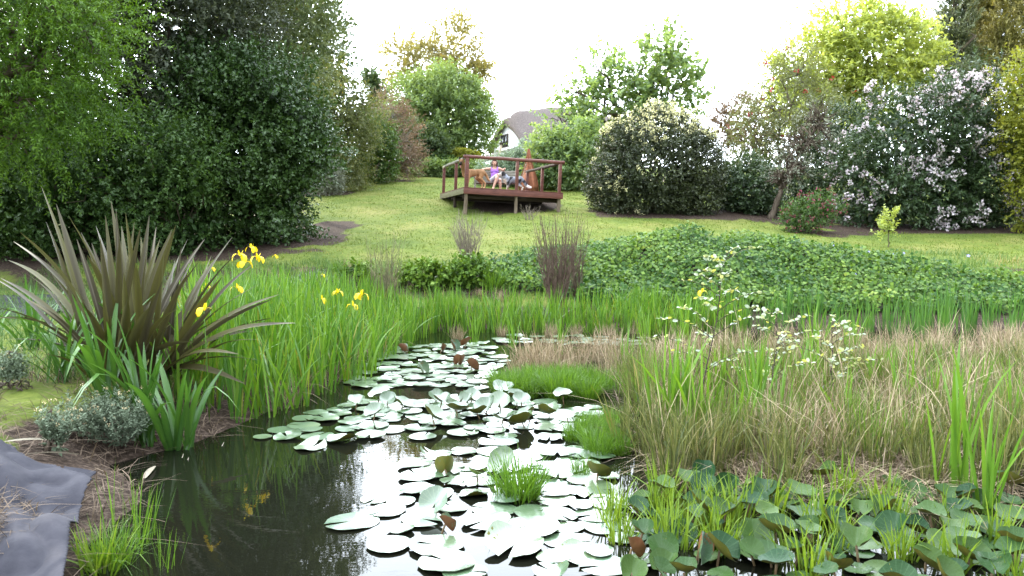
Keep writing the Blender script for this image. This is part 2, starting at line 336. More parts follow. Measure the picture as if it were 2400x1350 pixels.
def plant(name, label, cat, D, lobes, mat, n=900, m=14, L=0.09, W=0.045, sl=0.45, base=None, bark=None, r0=0.1, limb=12, group=None, fill=0.25, seed=None, blossom=None, crown='crown', twigs=0, **kw):
    """a tree or shrub: trunk + crown (+ blossoms); lobes are given where the crown's masses stand"""
    global _seed
    _seed = (seed if seed is not None else _seed + 1); r = np.random.default_rng(_seed)
    lw = lobe_world(lobes, D)
    if base is None: bx = np.mean([l[0] for l in lw]); by = D
    else: b = at(base[0], 540, base[1] if len(base) > 1 else D); bx, by = b.x, b.y
    bz = Tz(bx, by)
    V, Q, v, B, Dr, ln = foliage(r, lw, n, m, L, W, sl, **kw)
    if fill:      # sparser, larger, darker leaves added in the heart of the crown to block light
        nf = int(n * m * fill * 0.3); lob = np.array(lw); A = lob[:, 3] * lob[:, 5]
        i = r.choice(len(lob), nf, p=A / A.sum()); P = lob[i, :3] + rand_dirs(r, nf) * lob[i, 3:6] * r.uniform(0.35, 0.8, nf)[:, None]
        P = P[P[:, 2] > T(P[:, 0], P[:, 1]) + 0.05]; nf = len(P)
        V2, Q2 = leaves(P, rand_dirs(r, nf), rand_dirs(r, nf), r.uniform(1.6, 2.6, nf) * L, r.uniform(1.6, 2.4, nf) * W * 1.3)
        Q = np.vstack([Q, Q2 + len(V)]); V = np.vstack([V, V2]); v = np.concatenate([v, np.repeat(r.random(nf) * 0.4, 4)])
    root = empty(name, (bx, by, bz)); tag(root, label, cat, group)
    off = np.array([bx, by, bz])
    c = link(crown, mesh_np(crown, V - off, Q, mat, v), root)
    tips = B[r.choice(len(B), min(twigs, len(B)), replace=False)] if twigs else None
    lm = limbs(r, off, lw, bark, limb, r0, tips=tips); lm.V = [q - off for q in lm.V]
    lm.obj('trunk', bark or BARK, root, smooth=True)
    if blossom:
        for bl in blossom:
            e = B + Dr * (ln * bl.get('out', 0.95))[:, None]; sel = r.random(len(e)) < bl['p']
            if 'where' in bl: sel &= bl['where'](e, off)
            e = e[sel]; k = bl.get('k', 9); rr = bl['r']
            d = rand_dirs(r, len(e) * k); P = np.repeat(e, k, 0) + d * rr * 0.45
            V3, Q3 = leaves(P, unit(d + r.normal(size=d.shape) * 0.3), rand_dirs(r, len(P)), np.full(len(P), rr * 0.9), np.full(len(P), rr * 0.75), 0.2)
            bo = link(bl.get('name', 'blossoms'), mesh_np('blossoms', V3 - off, Q3, bl['mat'], np.repeat(r.random(len(P)), 4)), root); bo['kind'] = 'stuff'
    return root
_seed = 100

# ------------------------------------------------------------------ leaf colours
G_FEATHER = leaf_mat('leaf_feathery', (0.05, 0.12, 0.014), (0.12, 0.22, 0.022), 0.33)
G_OLIVE = leaf_mat('leaf_olive', (0.036, 0.052, 0.03), (0.095, 0.108, 0.068), 0.18, 0.5, 0.3, c3=(0.2, 0.16, 0.11))
G_GLOSS = leaf_mat('leaf_glossy', (0.022, 0.052, 0.014), (0.06, 0.11, 0.028), 0.18, 0.38, 0.35)
G_PRIVET = leaf_mat('leaf_privet', (0.026, 0.062, 0.016), (0.07, 0.13, 0.03), 0.25, 0.45, 0.3)
G_PALE = leaf_mat('leaf_pale', (0.085, 0.13, 0.065), (0.19, 0.22, 0.11), 0.35, 0.5, c3=(0.4, 0.27, 0.05))
G_TREE = leaf_mat('leaf_tree', (0.05, 0.09, 0.035), (0.11, 0.15, 0.06), 0.35)
G_WEEP = leaf_mat('leaf_weeping', (0.085, 0.12, 0.045), (0.19, 0.2, 0.08), 0.35, c3=(0.36, 0.26, 0.06))
G_MID = leaf_mat('leaf_mid', (0.045, 0.095, 0.022), (0.1, 0.17, 0.04), 0.3)
G_BRONZE = leaf_mat('leaf_bronze', (0.13, 0.10, 0.07), (0.27, 0.18, 0.12), 0.3, c3=(0.36, 0.19, 0.09), tcol=(1.1, 0.95, 0.7))
G_GREY = leaf_mat('leaf_grey', (0.15, 0.17, 0.12), (0.3, 0.31, 0.24), 0.2, tcol=(1, 1, 0.8))
G_ROUND = leaf_mat('leaf_round', (0.1, 0.17, 0.06), (0.23, 0.31, 0.12), 0.4)
G_GOLD = leaf_mat('leaf_gold', (0.18, 0.18, 0.07), (0.36, 0.31, 0.14), 0.45, c3=(0.42, 0.28, 0.08))
G_AIRY = leaf_mat('leaf_airy', (0.13, 0.21, 0.09), (0.25, 0.34, 0.17), 0.55)
G_DARKB = leaf_mat('leaf_dark', (0.028, 0.042, 0.02), (0.07, 0.085, 0.035), 0.15, 0.4, 0.4)
G_LIME = leaf_mat('leaf_lime', (0.24, 0.31, 0.08), (0.48, 0.53, 0.19), 0.5)
G_RHODO = leaf_mat('leaf_rhodo', (0.022, 0.046, 0.02), (0.07, 0.11, 0.042), 0.2, 0.4, 0.4)
G_CONIF = leaf_mat('leaf_conifer', (0.08, 0.11, 0.065), (0.18, 0.19, 0.1), 0.15)
G_CYPR = leaf_mat('leaf_cypress_sun_gold', (0.14, 0.145, 0.045), (0.34, 0.29, 0.1), 0.2)  # golden sunlight is put into the cypress leaf colour
G_BOTTLE = leaf_mat('leaf_bottlebrush', (0.09, 0.12, 0.045), (0.2, 0.21, 0.09), 0.3)
G_YELLOW = leaf_mat('leaf_yellow', (0.13, 0.17, 0.02), (0.28, 0.28, 0.04), 0.4)
G_SILVER = leaf_mat('leaf_silver', (0.14, 0.2, 0.13), (0.28, 0.35, 0.25), 0.25, tcol=(1, 1.1, 0.8))
P_CREAM = leaf_mat('petal_cream', (0.62, 0.58, 0.3), (0.8, 0.78, 0.5), 0.3, tcol=(1, 1, 0.8))
P_PINK = leaf_mat('petal_pale_pink', (0.6, 0.5, 0.55), (0.84, 0.79, 0.81), 0.3, tcol=(1, 0.9, 0.95))
P_RED = leaf_mat('petal_red', (0.25, 0.012, 0.025), (0.42, 0.04, 0.05), 0.25, tcol=(1, 0.6, 0.6))
P_AZAL = leaf_mat('petal_azalea', (0.2, 0.02, 0.06), (0.4, 0.06, 0.15), 0.25, tcol=(1, 0.7, 0.8))

# ------------------------------------------------------------------ trees and shrubs, left side
plant('feathery_tree', 'light green feathery leaved tree with drooping sprays in front of the dark evergreen', 'tree', 15.0,
      [(40, 40, 230, 90), (110, 130, 170, 60), (60, 230, 180, 70), (-120, 120, 260, 200), (170, 70, 120, 55), (40, 320, 150, 60), (-60, -120, 300, 120)],
      G_FEATHER, n=2600, m=26, L=0.075, W=0.022, sl=0.75, droop=0.16, up=0.0, spread=1.0, base=(-200, 16.0), r0=0.16, limb=24, fill=0.2, flat=0.9, outer=1.08, twigs=120)
plant('evergreen_shrub', 'tall dark olive evergreen shrub with small dull leaves behind the glossy bush', 'shrub', 21.0,
      [(400, 60, 210, 180), (320, 170, 150, 140), (290, 330, 170, 170), (450, -130, 230, 190), (250, -60, 200, 200), (430, 260, 140, 150), (380, 480, 220, 120), (80, 120, 240, 240), (20, 360, 220, 180), (-150, 200, 200, 300), (300, -20, 160, 160), (480, 60, 130, 150)],
      G_OLIVE, n=8200, m=14, L=0.115, W=0.045, sl=0.55, base=(380,), r0=0.2, limb=16, fill=0.3, rough=0.2, cs=2.2)
plant('glossy_shrub', 'large dark green shrub with small shining leaves at the lawn edge', 'shrub', 20.3,
      [(600, 330, 150, 170), (560, 490, 180, 110), (620, 245, 140, 115), (655, 440, 85, 130), (480, 290, 120, 150), (660, 300, 90, 110)],
      G_GLOSS, n=4600, m=14, L=0.085, W=0.05, sl=0.5, base=(580,), r0=0.14, fill=0.35, rough=0.22, cs=2.0, inner=0.6)
plant('privet_thicket', 'dense mid green thicket of leafy shoots behind the spiky bronze plant', 'shrub', 18.6,
      [(120, 430, 260, 160), (330, 450, 180, 140), (40, 340, 220, 120), (370, 360, 130, 100), (180, 540, 230, 75), (430, 535, 110, 55), (-120, 480, 200, 150)],
      G_PRIVET, n=4600, m=14, L=0.09, W=0.042, sl=0.55, up=0.35, base=(200,), r0=0.12, fill=0.35, rough=0.22, cs=1.8, inner=0.6, twigs=140)
plant('birch_tree', 'tall pale grey green tree with scattered yellow leaves behind the glossy bush', 'tree', 27.5,
      [(620, 60, 150, 150), (560, -80, 190, 160), (700, 150, 90, 120), (660, -40, 130, 140), (600, 200, 110, 90), (540, -260, 200, 130)],
      G_PALE, n=3800, m=16, L=0.11, W=0.05, sl=0.75, droop=0.25, base=(610,), r0=0.2, bark=BARK_GREY, fill=0.25, limb=24)
plant('oak_tree', 'dark branching broadleaf tree rising above the pale birch with sky between its leaves', 'tree', 34.0,
      [(740, 60, 60, 110), (775, 165, 42, 60), (700, -100, 100, 120), (735, 200, 70, 60), (790, 230, 30, 30)],
      G_TREE, n=850, m=14, L=0.16, W=0.09, sl=0.8, base=(730,), r0=0.22, fill=0.08, limb=30, twigs=60)
plant('weeping_shrub', 'yellow green weeping shrub between the glossy bush and the bronze shrub', 'shrub', 33.0,
      [(790, 345, 75, 95), (765, 250, 60, 65), (735, 400, 52, 52), (800, 260, 50, 60), (840, 270, 45, 60), (790, 410, 60, 35)],
      G_WEEP, n=1700, m=14, L=0.1, W=0.04, sl=0.7, droop=0.3, base=(770,), r0=0.09, fill=0.3)
plant('laurel_shrub', 'dark green rounded shrub beside the upper lawn', 'shrub', 36.0,
      [(850, 345, 70, 65), (830, 396, 45, 30), (880, 315, 45, 50), (800, 390, 45, 35), (880, 385, 45, 40)],
      G_MID, n=1300, m=14, L=0.1, W=0.05, sl=0.4, base=(850,), r0=0.08, fill=0.3)
plant('bronze_shrub', 'twiggy pinkish brown shrub at the edge of the upper lawn', 'shrub', 38.0,
      [(925, 340, 58, 80), (900, 275, 48, 48), (945, 385, 38, 38), (890, 350, 45, 62), (915, 395, 50, 30)],
      G_BRONZE, n=1500, m=14, L=0.07, W=0.03, sl=0.5, base=(920,), r0=0.07, bark=BARK_GREY, fill=0.3, twigs=200)
plant('grey_shrub', 'low silvery grey shrub at the foot of the weeping shrub', 'shrub', 31.0,
      [(755, 425, 42, 26), (780, 410, 25, 22)], G_GREY, n=420, m=12, L=0.07, W=0.03, sl=0.3, r0=0.05, fill=0.3)
plant('pine_sapling', 'slender young pine tip showing against the pale birch', 'tree', 24.5,
      [(598, 150, 34, 60), (600, 100, 16, 40), (595, 230, 50, 50)], G_PRIVET, n=260, m=26, L=0.13, W=0.012, sl=0.35, up=0.9, base=(598,), r0=0.07, fill=0.1)
# ------------------------------------------------------------------ behind the lawn
plant('round_tree', 'broad rounded pale green tree behind the upper lawn', 'tree', 45.0,
      [(1040, 275, 108, 85), (985, 250, 65, 60), (1100, 310, 55, 60), (1040, 220, 75, 42), (1000, 320, 80, 50)],
      G_ROUND, n=1900, m=14, L=0.17, W=0.08, sl=0.8, base=(1040,), r0=0.2, fill=0.3, up=0.45)
plant('golden_tree', 'tall thin crowned yellowish tree behind the rounded green tree', 'tree', 62.0,
      [(1062, 130, 55, 75), (1005, 165, 62, 55), (945, 150, 40, 48), (1100, 180, 32, 55), (1060, 200, 70, 50)],
      G_GOLD, n=900, m=14, L=0.24, W=0.13, sl=1.3, base=(1050,), r0=0.25, fill=0.05, limb=30, twigs=80)
plant('ivy_clad_tree', 'narrow ivy covered tree stub left of the rounded green tree', 'tree', 50.0,
      [(878, 205, 15, 36), (888, 240, 24, 22), (872, 180, 14, 14), (885, 275, 30, 30)], G_TREE, n=420, m=12, L=0.16, W=0.1, sl=0.4, base=(882,), r0=0.15, fill=0.2)
plant('viburnum_shrub', 'dark green bush at the foot of the rounded tree', 'shrub', 41.5,
      [(990, 335, 48, 36), (955, 320, 30, 35), (1010, 355, 40, 25)], G_TREE, n=620, m=12, L=0.13, W=0.07, sl=0.45, fill=0.3, r0=0.07)
for bx_, by_, rx_, ry_, lab in ((1082, 366, 42, 12, 'low clipped green hedge mound beside the deck rail'), (1032, 384, 42, 16, 'dark clipped hedge mound at the top of the lawn')):
    plant('clipped_hedge', lab, 'hedge', 42.0 - (0.8 if bx_ < 1050 else 0), [(bx_, by_, rx_, ry_)], G_YELLOW if bx_ > 1050 else G_MID, n=500, m=10, L=0.1, W=0.05, sl=0.15, fill=0.3, r0=0.05, rough=0.02)
plant('leafy_border_plants', 'bright green leafy border plants along the top of the lawn', 'plants', 40.3,
      [(985, 402, 45, 12), (1035, 404, 45, 13), (1090, 402, 40, 13)], G_ROUND, n=420, m=10, L=0.2, W=0.05, sl=0.35, fill=0.2, r0=0.03, up=0.8)
plant('silver_shrub', 'silvery green shrub of upright narrow leaves behind the bench', 'shrub', 35.0,
      [(1195, 405, 50, 32), (1235, 385, 32, 38), (1160, 415, 40, 22)], G_SILVER, n=620, m=12, L=0.2, W=0.03, sl=0.4, fill=0.3, r0=0.05, up=0.9)
plant('sycamore_tree', 'airy light green tree with open branches against the white sky', 'tree', 38.0,
      [(1425, 255, 80, 75), (1555, 190, 75, 85), (1500, 170, 60, 55), (1375, 310, 60, 45), (1400, 165, 40, 40), (1560, 120, 45, 45), (1500, 250, 70, 50), (1600, 200, 38, 60), (1320, 285, 50, 45), (1350, 215, 35, 30)],
      G_AIRY, n=760, m=13, L=0.2, W=0.15, sl=0.8, base=(1490,), r0=0.16, fill=0.0, limb=36, twigs=160, inner=0.3, outer=1.1, flat=1.0)
plant('hazel_shrub', 'light green leafy shrub beside the deck, partly hiding the thatched roof', 'shrub', 33.5,
      [(1345, 395, 60, 60), (1300, 420, 45, 45), (1350, 330, 55, 35), (1290, 340, 35, 25), (1390, 440, 45, 40), (1280, 395, 35, 45)],
      G_AIRY, n=900, m=13, L=0.13, W=0.09, sl=0.6, fill=0.2, r0=0.07, limb=24)
# ------------------------------------------------------------------ right side
front = lambda e, off: e[:, 2] > off[2]
plant('cream_flowering_bush', 'huge rounded dark green bush dotted with cream flowers', 'shrub', 26.6,
      [(1530, 390, 135, 112), (1455, 415, 75, 80), (1618, 405, 70, 95), (1540, 325, 105, 62), (1500, 460, 110, 48), (1600, 460, 90, 46)],
      G_DARKB, n=3600, m=14, L=0.08, W=0.036, sl=0.35, base=(1530,), r0=0.12, fill=0.35, rough=0.05,
      blossom=[dict(p=0.75, r=0.068, mat=P_CREAM, where=lambda e, o: e[:, 2] > o[2] + 2.5 + 0.5 * wob(e[:, 0], e[:, 2], 2.0), name='top_blossoms'),
               dict(p=0.35, r=0.058, mat=P_CREAM, where=lambda e, o: (e[:, 2] < o[2] + 2.6) & (e[:, 0] < 4.6) & (wob(e[:, 0], e[:, 2], 2.4, 1.0) > 0.25))])
plant('russet_shrub', 'small russet leaved shrub behind the cream flowering bush', 'shrub', 40.0, [(1738, 285, 42, 48), (1700, 300, 30, 35), (1760, 330, 45, 50)],
      G_BRONZE, n=420, m=12, L=0.14, W=0.07, sl=0.6, fill=0.15, r0=0.07)
plant('bottlebrush_shrub', 'tall loose olive shrub with red bottlebrush flowers', 'shrub', 30.5,
      [(1830, 250, 72, 95), (1775, 330, 55, 70), (1870, 175, 50, 48), (1850, 350, 80, 70), (1900, 260, 55, 70)],
      G_BOTTLE, n=1150, m=14, L=0.1, W=0.03, sl=0.6, fill=0.15, r0=0.1, limb=24, base=(1815,), twigs=120,
      blossom=[dict(p=0.016, r=0.085, k=12, mat=P_RED, out=1.0)])
plant('lime_tree', 'bright yellow green layered tree catching the sun on the right', 'tree', 43.0,
      [(2030, 140, 135, 80), (1915, 165, 90, 75), (2080, 220, 95, 75), (1990, 65, 90, 42), (2100, 110, 75, 60), (1880, 230, 80, 60), (1970, 240, 110, 60)],
      G_LIME, n=2300, m=15, L=0.2, W=0.11, sl=1.1, droop=0.05, up=0.0, flat=1.2, base=(2010,), r0=0.22, fill=0.12, limb=28)
plant('rhododendron', 'big sprawling rhododendron covered in pale pink flower clusters', 'shrub', 25.2,
      [(2120, 330, 130, 100), (2240, 310, 110, 110), (2050, 425, 100, 85), (2190, 450, 140, 70), (2320, 430, 100, 90), (2390, 350, 80, 100), (2020, 505, 75, 34), (2330, 505, 120, 38), (2180, 510, 120, 32)],
      G_RHODO, n=3300, m=13, L=0.12, W=0.045, sl=0.45, fill=0.3, r0=0.14, limb=24, base=(2200,), rough=0.24, cs=2.0,
      blossom=[dict(p=0.48, r=0.09, k=12, mat=P_PINK, where=lambda e, o: (wob(e[:, 0], e[:, 2], 1.6, 0.6) > 0.12) & (e[:, 1] < 27.0))])
plant('tangled_shrub', 'bare pale twigged tangled shrub rising from the rhododendron', 'shrub', 26.8,
      [(2275, 225, 62, 40), (2320, 250, 45, 45), (2230, 240, 50, 35)], P_PINK, n=160, m=8, L=0.09, W=0.05, sl=0.3, fill=0.0, r0=0.07, limb=70, bark=TWIG_PALE, twigs=240, base=(2270,))
plant('azalea', 'low crimson flowered azalea at the foot of the rhododendron', 'shrub', 23.0,
      [(1895, 505, 50, 32), (1930, 482, 34, 24), (1865, 520, 30, 20)], G_MID, n=420, m=12, L=0.06, W=0.03, sl=0.25, fill=0.3, r0=0.04,
      blossom=[dict(p=0.3, r=0.04, k=8, mat=P_AZAL)])
plant('shade_shrub', 'dark green undergrowth shrub right of the cream flowering bush', 'shrub', 27.5,
      [(1740, 440, 66, 66), (1775, 490, 60, 28), (1715, 490, 45, 28)], G_RHODO, n=900, m=12, L=0.1, W=0.05, sl=0.4, fill=0.3, r0=0.06)
plant('camellia_shrub', 'dark leaved shrub filling the gap behind the crimson azalea', 'shrub', 28.5,
      [(1930, 420, 75, 90), (1970, 340, 70, 80), (1880, 460, 60, 50)], G_RHODO, n=1300, m=12, L=0.1, W=0.045, sl=0.45, fill=0.3, r0=0.07)
plant('dead_branched_shrub', 'grey leafless lichen covered shrub with hanging twigs beside the bottlebrush', 'shrub', 25.8,
      [(1885, 330, 55, 60), (1860, 400, 45, 40), (1920, 290, 45, 60), (1830, 420, 40, 40)], G_GREY, n=240, m=10, L=0.07, W=0.02, sl=0.5, droop=0.3, fill=0.0, r0=0.1, limb=60, bark=BARK, twigs=420, base=(1805,))
for q, (lb, mt, nn, bx_, lab) in enumerate((([(2235, 60, 34, 90), (2230, 150, 42, 60), (2240, -60, 28, 90)], G_CONIF, 900, 2235, 'thin grey green conifer between the lime coloured tree and the cypresses'),
                           ([(2292, 80, 32, 90), (2275, 150, 42, 60), (2310, 10, 24, 80)], G_CYPR, 1000, 2290, 'upright cypress coloured golden as if sunlit beside the grey conifer'),
                           ([(2375, 60, 44, 110), (2350, 140, 46, 70), (2400, -40, 40, 110)], G_CYPR, 1100, 2375, 'dense cypress coloured golden as if sunlit at the end of the conifer row'),
                           ([(2215, 200, 40, 45), (2260, 215, 40, 40)], G_CONIF, 420, 2225, 'low dark conifer at the foot of the conifer row'))):
    plant('conifer', lab, 'tree', 46.0 + (0, 2, 0, -3)[q], lb, mt, n=nn, m=16, L=0.22, W=0.05, sl=0.7, up=1.1, fill=0.3, r0=0.2, base=(bx_,), spread=0.5)
plant('photinia_shrub', 'yellow green leafy shrub overhanging the rhododendron at its right end', 'shrub', 23.5,
      [(2425, 230, 78, 110), (2430, 330, 70, 70), (2460, 450, 90, 90)], G_YELLOW, n=1100, m=13, L=0.1, W=0.05, sl=0.45, fill=0.3, r0=0.09)
# ------------------------------------------------------------------ deck
RED_WOOD = rough_mat('red_stained_wood', (0.085, 0.03, 0.024), (0.17, 0.062, 0.048), 9, 0.6, 0.3, 0.25, (0.4, 3, 3), c3=(0.2, 0.1, 0.08))
GREY_WOOD = rough_mat('weathered_wood', (0.13, 0.115, 0.09), (0.3, 0.28, 0.24), 10, 0.8, 0.2, 0.3, (0.5, 4, 4))
MOSS_WOOD = rough_mat('mossy_board', (0.12, 0.1, 0.06), (0.24, 0.23, 0.14), 8, 0.85, 0.15, 0.3, (0.6, 3, 3))
DARK_WOOD = rough_mat('dark_timber', (0.03, 0.022, 0.018), (0.07, 0.05, 0.04), 9, 0.85, 0.15, 0.2, (0.4, 3, 3))
LOG_WOOD = rough_mat('grey_brown_log', (0.10, 0.07, 0.05), (0.24, 0.19, 0.14), 8, 0.85, 0.15, 0.4, (3, 3, 0.4))
DZ = 2.97; DRZ = math.atan2(0.8, 3.14); DTL = 0.042
deck = empty('viewing_deck', (-1.5, 25.6, DZ)); deck.rotation_euler = (0, DTL, DRZ)
tag(deck, 'raised red brown timber viewing deck with log railing on the lawn slope', 'deck')
DM = Matrix.Translation((-1.5, 25.6, DZ)) @ Matrix.Rotation(DRZ, 4, 'Z') @ Matrix.Rotation(DTL, 4, 'Y')
DMI = DM.inverted()
def deck_z(x, y):      # height of the deck surface at world x, y
    a, b, c = DM @ Vector((0, 0, 0)), DM.to_3x3() @ Vector((0, 0, 1)), None
    return a.z - (b.x * (x - a.x) + b.y * (y - a.y)) / b.z
LU, LV = 3.24, 4.7
plank_me = MB().box(-0.03, LU + 0.03, 0.0, 0.12, -0.03, 0).mesh('plank', RED_WOOD)
for i in range(36):
    p = link('plank', plank_me, deck); p.location = (random.uniform(-0.004, 0.004), -0.03 + i * 0.1305, random.uniform(-0.002, 0.002))
def dpart(name, b, mat, bevel=0.006): return MB().box(*b).obj(name, mat, deck, bevel=bevel)
dpart('fascia_board', (-0.03, LU + 0.03, -0.032, 0.006, -0.212, -0.033), RED_WOOD)
dpart('fascia_board', (-0.036, 0.0, 0.008, LV - 0.04, -0.209, -0.033), MOSS_WOOD)
dpart('fascia_board', (LU, LU + 0.036, 0.008, LV - 0.04, -0.209, -0.033), RED_WOOD)
dpart('fascia_board', (-0.03, LU + 0.03, LV - 0.038, LV, -0.212, -0.033), RED_WOOD)
for i in range(7): dpart('joist', (0.25 + i * 0.45, 0.295 + i * 0.45, 0.01, LV - 0.045, -0.19, -0.034), DARK_WOOD, 0)
for v in (0.35, 2.35, 4.25): dpart('bearer', (0.003, LU - 0.003, v, v + 0.07, -0.335, -0.192), DARK_WOOD, 0)
for (u, v, r_) in ((0.07, 0.09, 0.06), (1.72, 0.09, 0.055), (3.17, 0.09, 0.06), (0.07, 2.0, 0.055), (3.17, 2.2, 0.055), (1.72, 2.45, 0.055), (0.07, 4.55, 0.055), (3.17, 4.55, 0.055), (1.72, 4.5, 0.055)):
    w = DM @ Vector((u, v, -0.2)); g = Tz(w.x, w.y) - 0.2 - w.z
    zz = np.linspace(-0.036, -0.2 + min(g, -0.15), 6); P = np.stack([u + rng.normal(0, 0.004, 6), v + rng.normal(0, 0.004, 6), zz], -1)
    MB().tube(P, r_ * np.linspace(0.95, 1.05, 6), 10).obj('support_post', LOG_WOOD if v < 1 else DARK_WOOD, deck, smooth=True)
for (u, v) in ((0.07, 0.09), (1.72, 0.09), (3.17, 0.09), (0.07, 2.0), (0.07, 4.5), (3.17, 2.15), (3.17, 4.15)):
    s_ = 0.058 if (u, v) == (0.07, 0.09) else 0.048
    dpart('rail_post', (u - s_, u + s_, v - s_, v + s_, 0.001, 0.93), RED_WOOD, 0.012)
def rail(a, b, r_, mat, n=9):
    t_ = np.linspace(0, 1, n)[:, None]; P = np.array(a) + (np.array(b) - np.array(a)) * t_; P[1:-1] += rng.normal(0, 0.005, (n - 2, 3))
    MB().tube(P, r_ * (1 + rng.normal(0, 0.03, n)), 12).obj('hand_rail', mat, deck, smooth=True)
rail((-0.05, 0.09, 0.965), (3.3, 0.09, 0.975), 0.056, RED_WOOD)
rail((0.07, 0.16, 0.95), (0.07, 4.62, 0.97), 0.05, GREY_WOOD)
rail((3.17, 0.16, 0.95), (3.17, 4.3, 0.97), 0.052, DARK_WOOD)

# ------------------------------------------------------------------ bench on the deck
BX, BY = -0.58, 29.15
BZ = deck_z(BX, BY)
bench = empty('garden_bench', (BX, BY, BZ), 0.06); tag(bench, 'weathered grey slatted wooden bench on the deck', 'bench')
def bpart(name, b, M=None, c=0): return MB().box(*b, M=M).obj(name, GREY_WOOD, bench, bevel=0.005)
for i in range(5): bpart('seat_slat', (-0.8, 0.8, -0.22 + i * 0.095, -0.14 + i * 0.095, 0.395 - i * 0.006, 0.42 - i * 0.006))
BM = Matrix.Translation((0, 0.26, 0.40)) @ Matrix.Rotation(-0.2, 4, 'X')
for i in range(5): bpart('back_slat', (-0.78, 0.78, -0.012, 0.012, 0.05 + i * 0.087, 0.125 + i * 0.087), BM)
for x in (-0.78, 0.72):
    bpart('leg', (x, x + 0.06, -0.22, -0.16, 0, 0.393)); bpart('leg', (x, x + 0.06, 0.26, 0.32, 0, 0.40))
    bpart('back_upright', (x, x + 0.06, 0.014, 0.06, 0.0, 0.5), BM)
    bpart('seat_rail', (x + 0.005, x + 0.055, -0.158, 0.258, 0.30, 0.37))
    bpart('arm_rest', (x - 0.01, x + 0.07, -0.24, 0.3, 0.6, 0.63)); bpart('arm_post', (x, x + 0.055, -0.215, -0.165, 0.421, 0.599))

# ------------------------------------------------------------------ bodies: one continuous surface from overlapping volumes
def _sphere(mb, c, r_, M=None, n=14, k=9):
    th = np.linspace(0, math.pi, k); ph = np.linspace(0, 2 * math.pi, n, endpoint=False)
    V = np.array([(math.sin(a) * math.cos(b), math.sin(a) * math.sin(b), math.cos(a)) for a in th[1:-1] for b in ph] + [(0, 0, 1), (0, 0, -1)])
    V = V * np.array(r_)
    if M is not None: V = V @ np.array(M.to_3x3()).T
    V = V + np.array(c); Q = []; T3 = []
    for i in range(k - 3):
        for j in range(n): Q.append((i * n + j, (i + 1) * n + j, (i + 1) * n + (j + 1) % n, i * n + (j + 1) % n))
    a, b = (k - 2) * n, (k - 2) * n + 1
    for j in range(n): T3 += [(a, j, (j + 1) % n), (b, (k - 3) * n + (j + 1) % n, (k - 3) * n + j)]
    mb.add(V, Q, T3)
def body(name, parts, vox, mat, parent, colour=None, smooth=6, M=None):
    mb = MB()
    for p in parts:
        if p[0] == 's': _sphere(mb, p[1], p[2], p[3] if len(p) > 3 else None)
        else:
            pts = p[1]; rs = p[2]
            P = []; R = []
            for (a, b, ra, rb) in zip(pts[:-1], pts[1:], rs[:-1], rs[1:]):
                for t_ in np.linspace(0, 1, 6)[:-1]: P.append(np.array(a) * (1 - t_) + np.array(b) * t_); R.append(ra * (1 - t_) + rb * t_)
            P.append(np.array(pts[-1], float)); R.append(rs[-1])
            mb.tube(np.array(P), np.array(R), 12)
            for a, ra in zip(pts, rs): _sphere(mb, a, (ra,) * 3, n=12, k=8)
    o = mb.obj(name, mat, None)
    q = o.modifiers.new('r', 'REMESH'); q.mode = 'VOXEL'; q.voxel_size = vox; q.use_smooth_shade = True
    q = o.modifiers.new('s', 'SMOOTH'); q.iterations = smooth; q.factor = 0.5
    bpy.context.view_layer.update()
    me = bpy.data.meshes.new_from_object(o.evaluated_get(bpy.context.evaluated_depsgraph_get()))
    old = o.data; o.modifiers.clear(); o.data = me; bpy.data.meshes.remove(old); me.name = name
    if not me.materials: me.materials.append(mat)
    n = len(me.vertices); co = np.zeros(n * 3, np.float32); me.vertices.foreach_get('co', co); co = co.reshape(-1, 3)
    if colour is not None:
        c = np.clip(colour(co), 0, 1); c = np.hstack([c, np.ones((n, 1))]).astype(np.float32)
        a = me.attributes.new('col', 'FLOAT_COLOR', 'POINT'); a.data.foreach_set('color', c.ravel())
    if parent is not None: o.parent = parent
    return o
def col_mat(name, rough=0.6, spec=0.3, sub=0.0):
    m, t, o = new_mat(name); a = t.nodes.new('ShaderNodeAttribute'); a.attribute_name = 'col'
    b = t.nodes.new('ShaderNodeBsdfPrincipled'); b.inputs['Roughness'].default_value = rough; b.inputs['Specular IOR Level'].default_value = spec
    t.links.new(a.outputs['Color'], b.inputs['Base Color']); t.links.new(b.outputs[0], o.inputs[0]); return m
SKIN = col_mat('skin', 0.5); FUR = col_mat('fur', 0.85, 0.15)
CLOTH_P = rough_mat('purple_jersey', (0.3, 0.13, 0.5), (0.38, 0.18, 0.6), 30, 0.85, 0.1, 0.1)
CLOTH_G = rough_mat('grey_cotton', (0.4, 0.37, 0.42), (0.5, 0.47, 0.52), 30, 0.9, 0.1, 0.1)
HAIR = rough_mat('dark_brown_hair', (0.035, 0.014, 0.012), (0.085, 0.035, 0.028), 20, 0.5, 0.4, 0.2, (6, 6, 0.6))
SHOE = rough_mat('dark_sandal', (0.05, 0.035, 0.03), (0.09, 0.06, 0.05), 20, 0.6)
WX, WY = -0.63, 29.1; WZ = deck_z(WX, WY)
person = empty('person', (WX, WY, WZ)); tag(person, 'person in purple vest and grey shorts sitting cross legged with arms spread along the bench', 'person')
def finger(base, d, up, n, L, r_):
    d = Vector(d).normalized(); s_ = Vector(up).normalized(); out = []
    b = Vector(base); p1 = b + d * L * 0.5; p2 = b + d * L * 0.85 - s_ * L * 0.3
    return ('c', [tuple(b), tuple(p1), tuple(p2)], [r_, r_ * 0.92, r_ * 0.75])
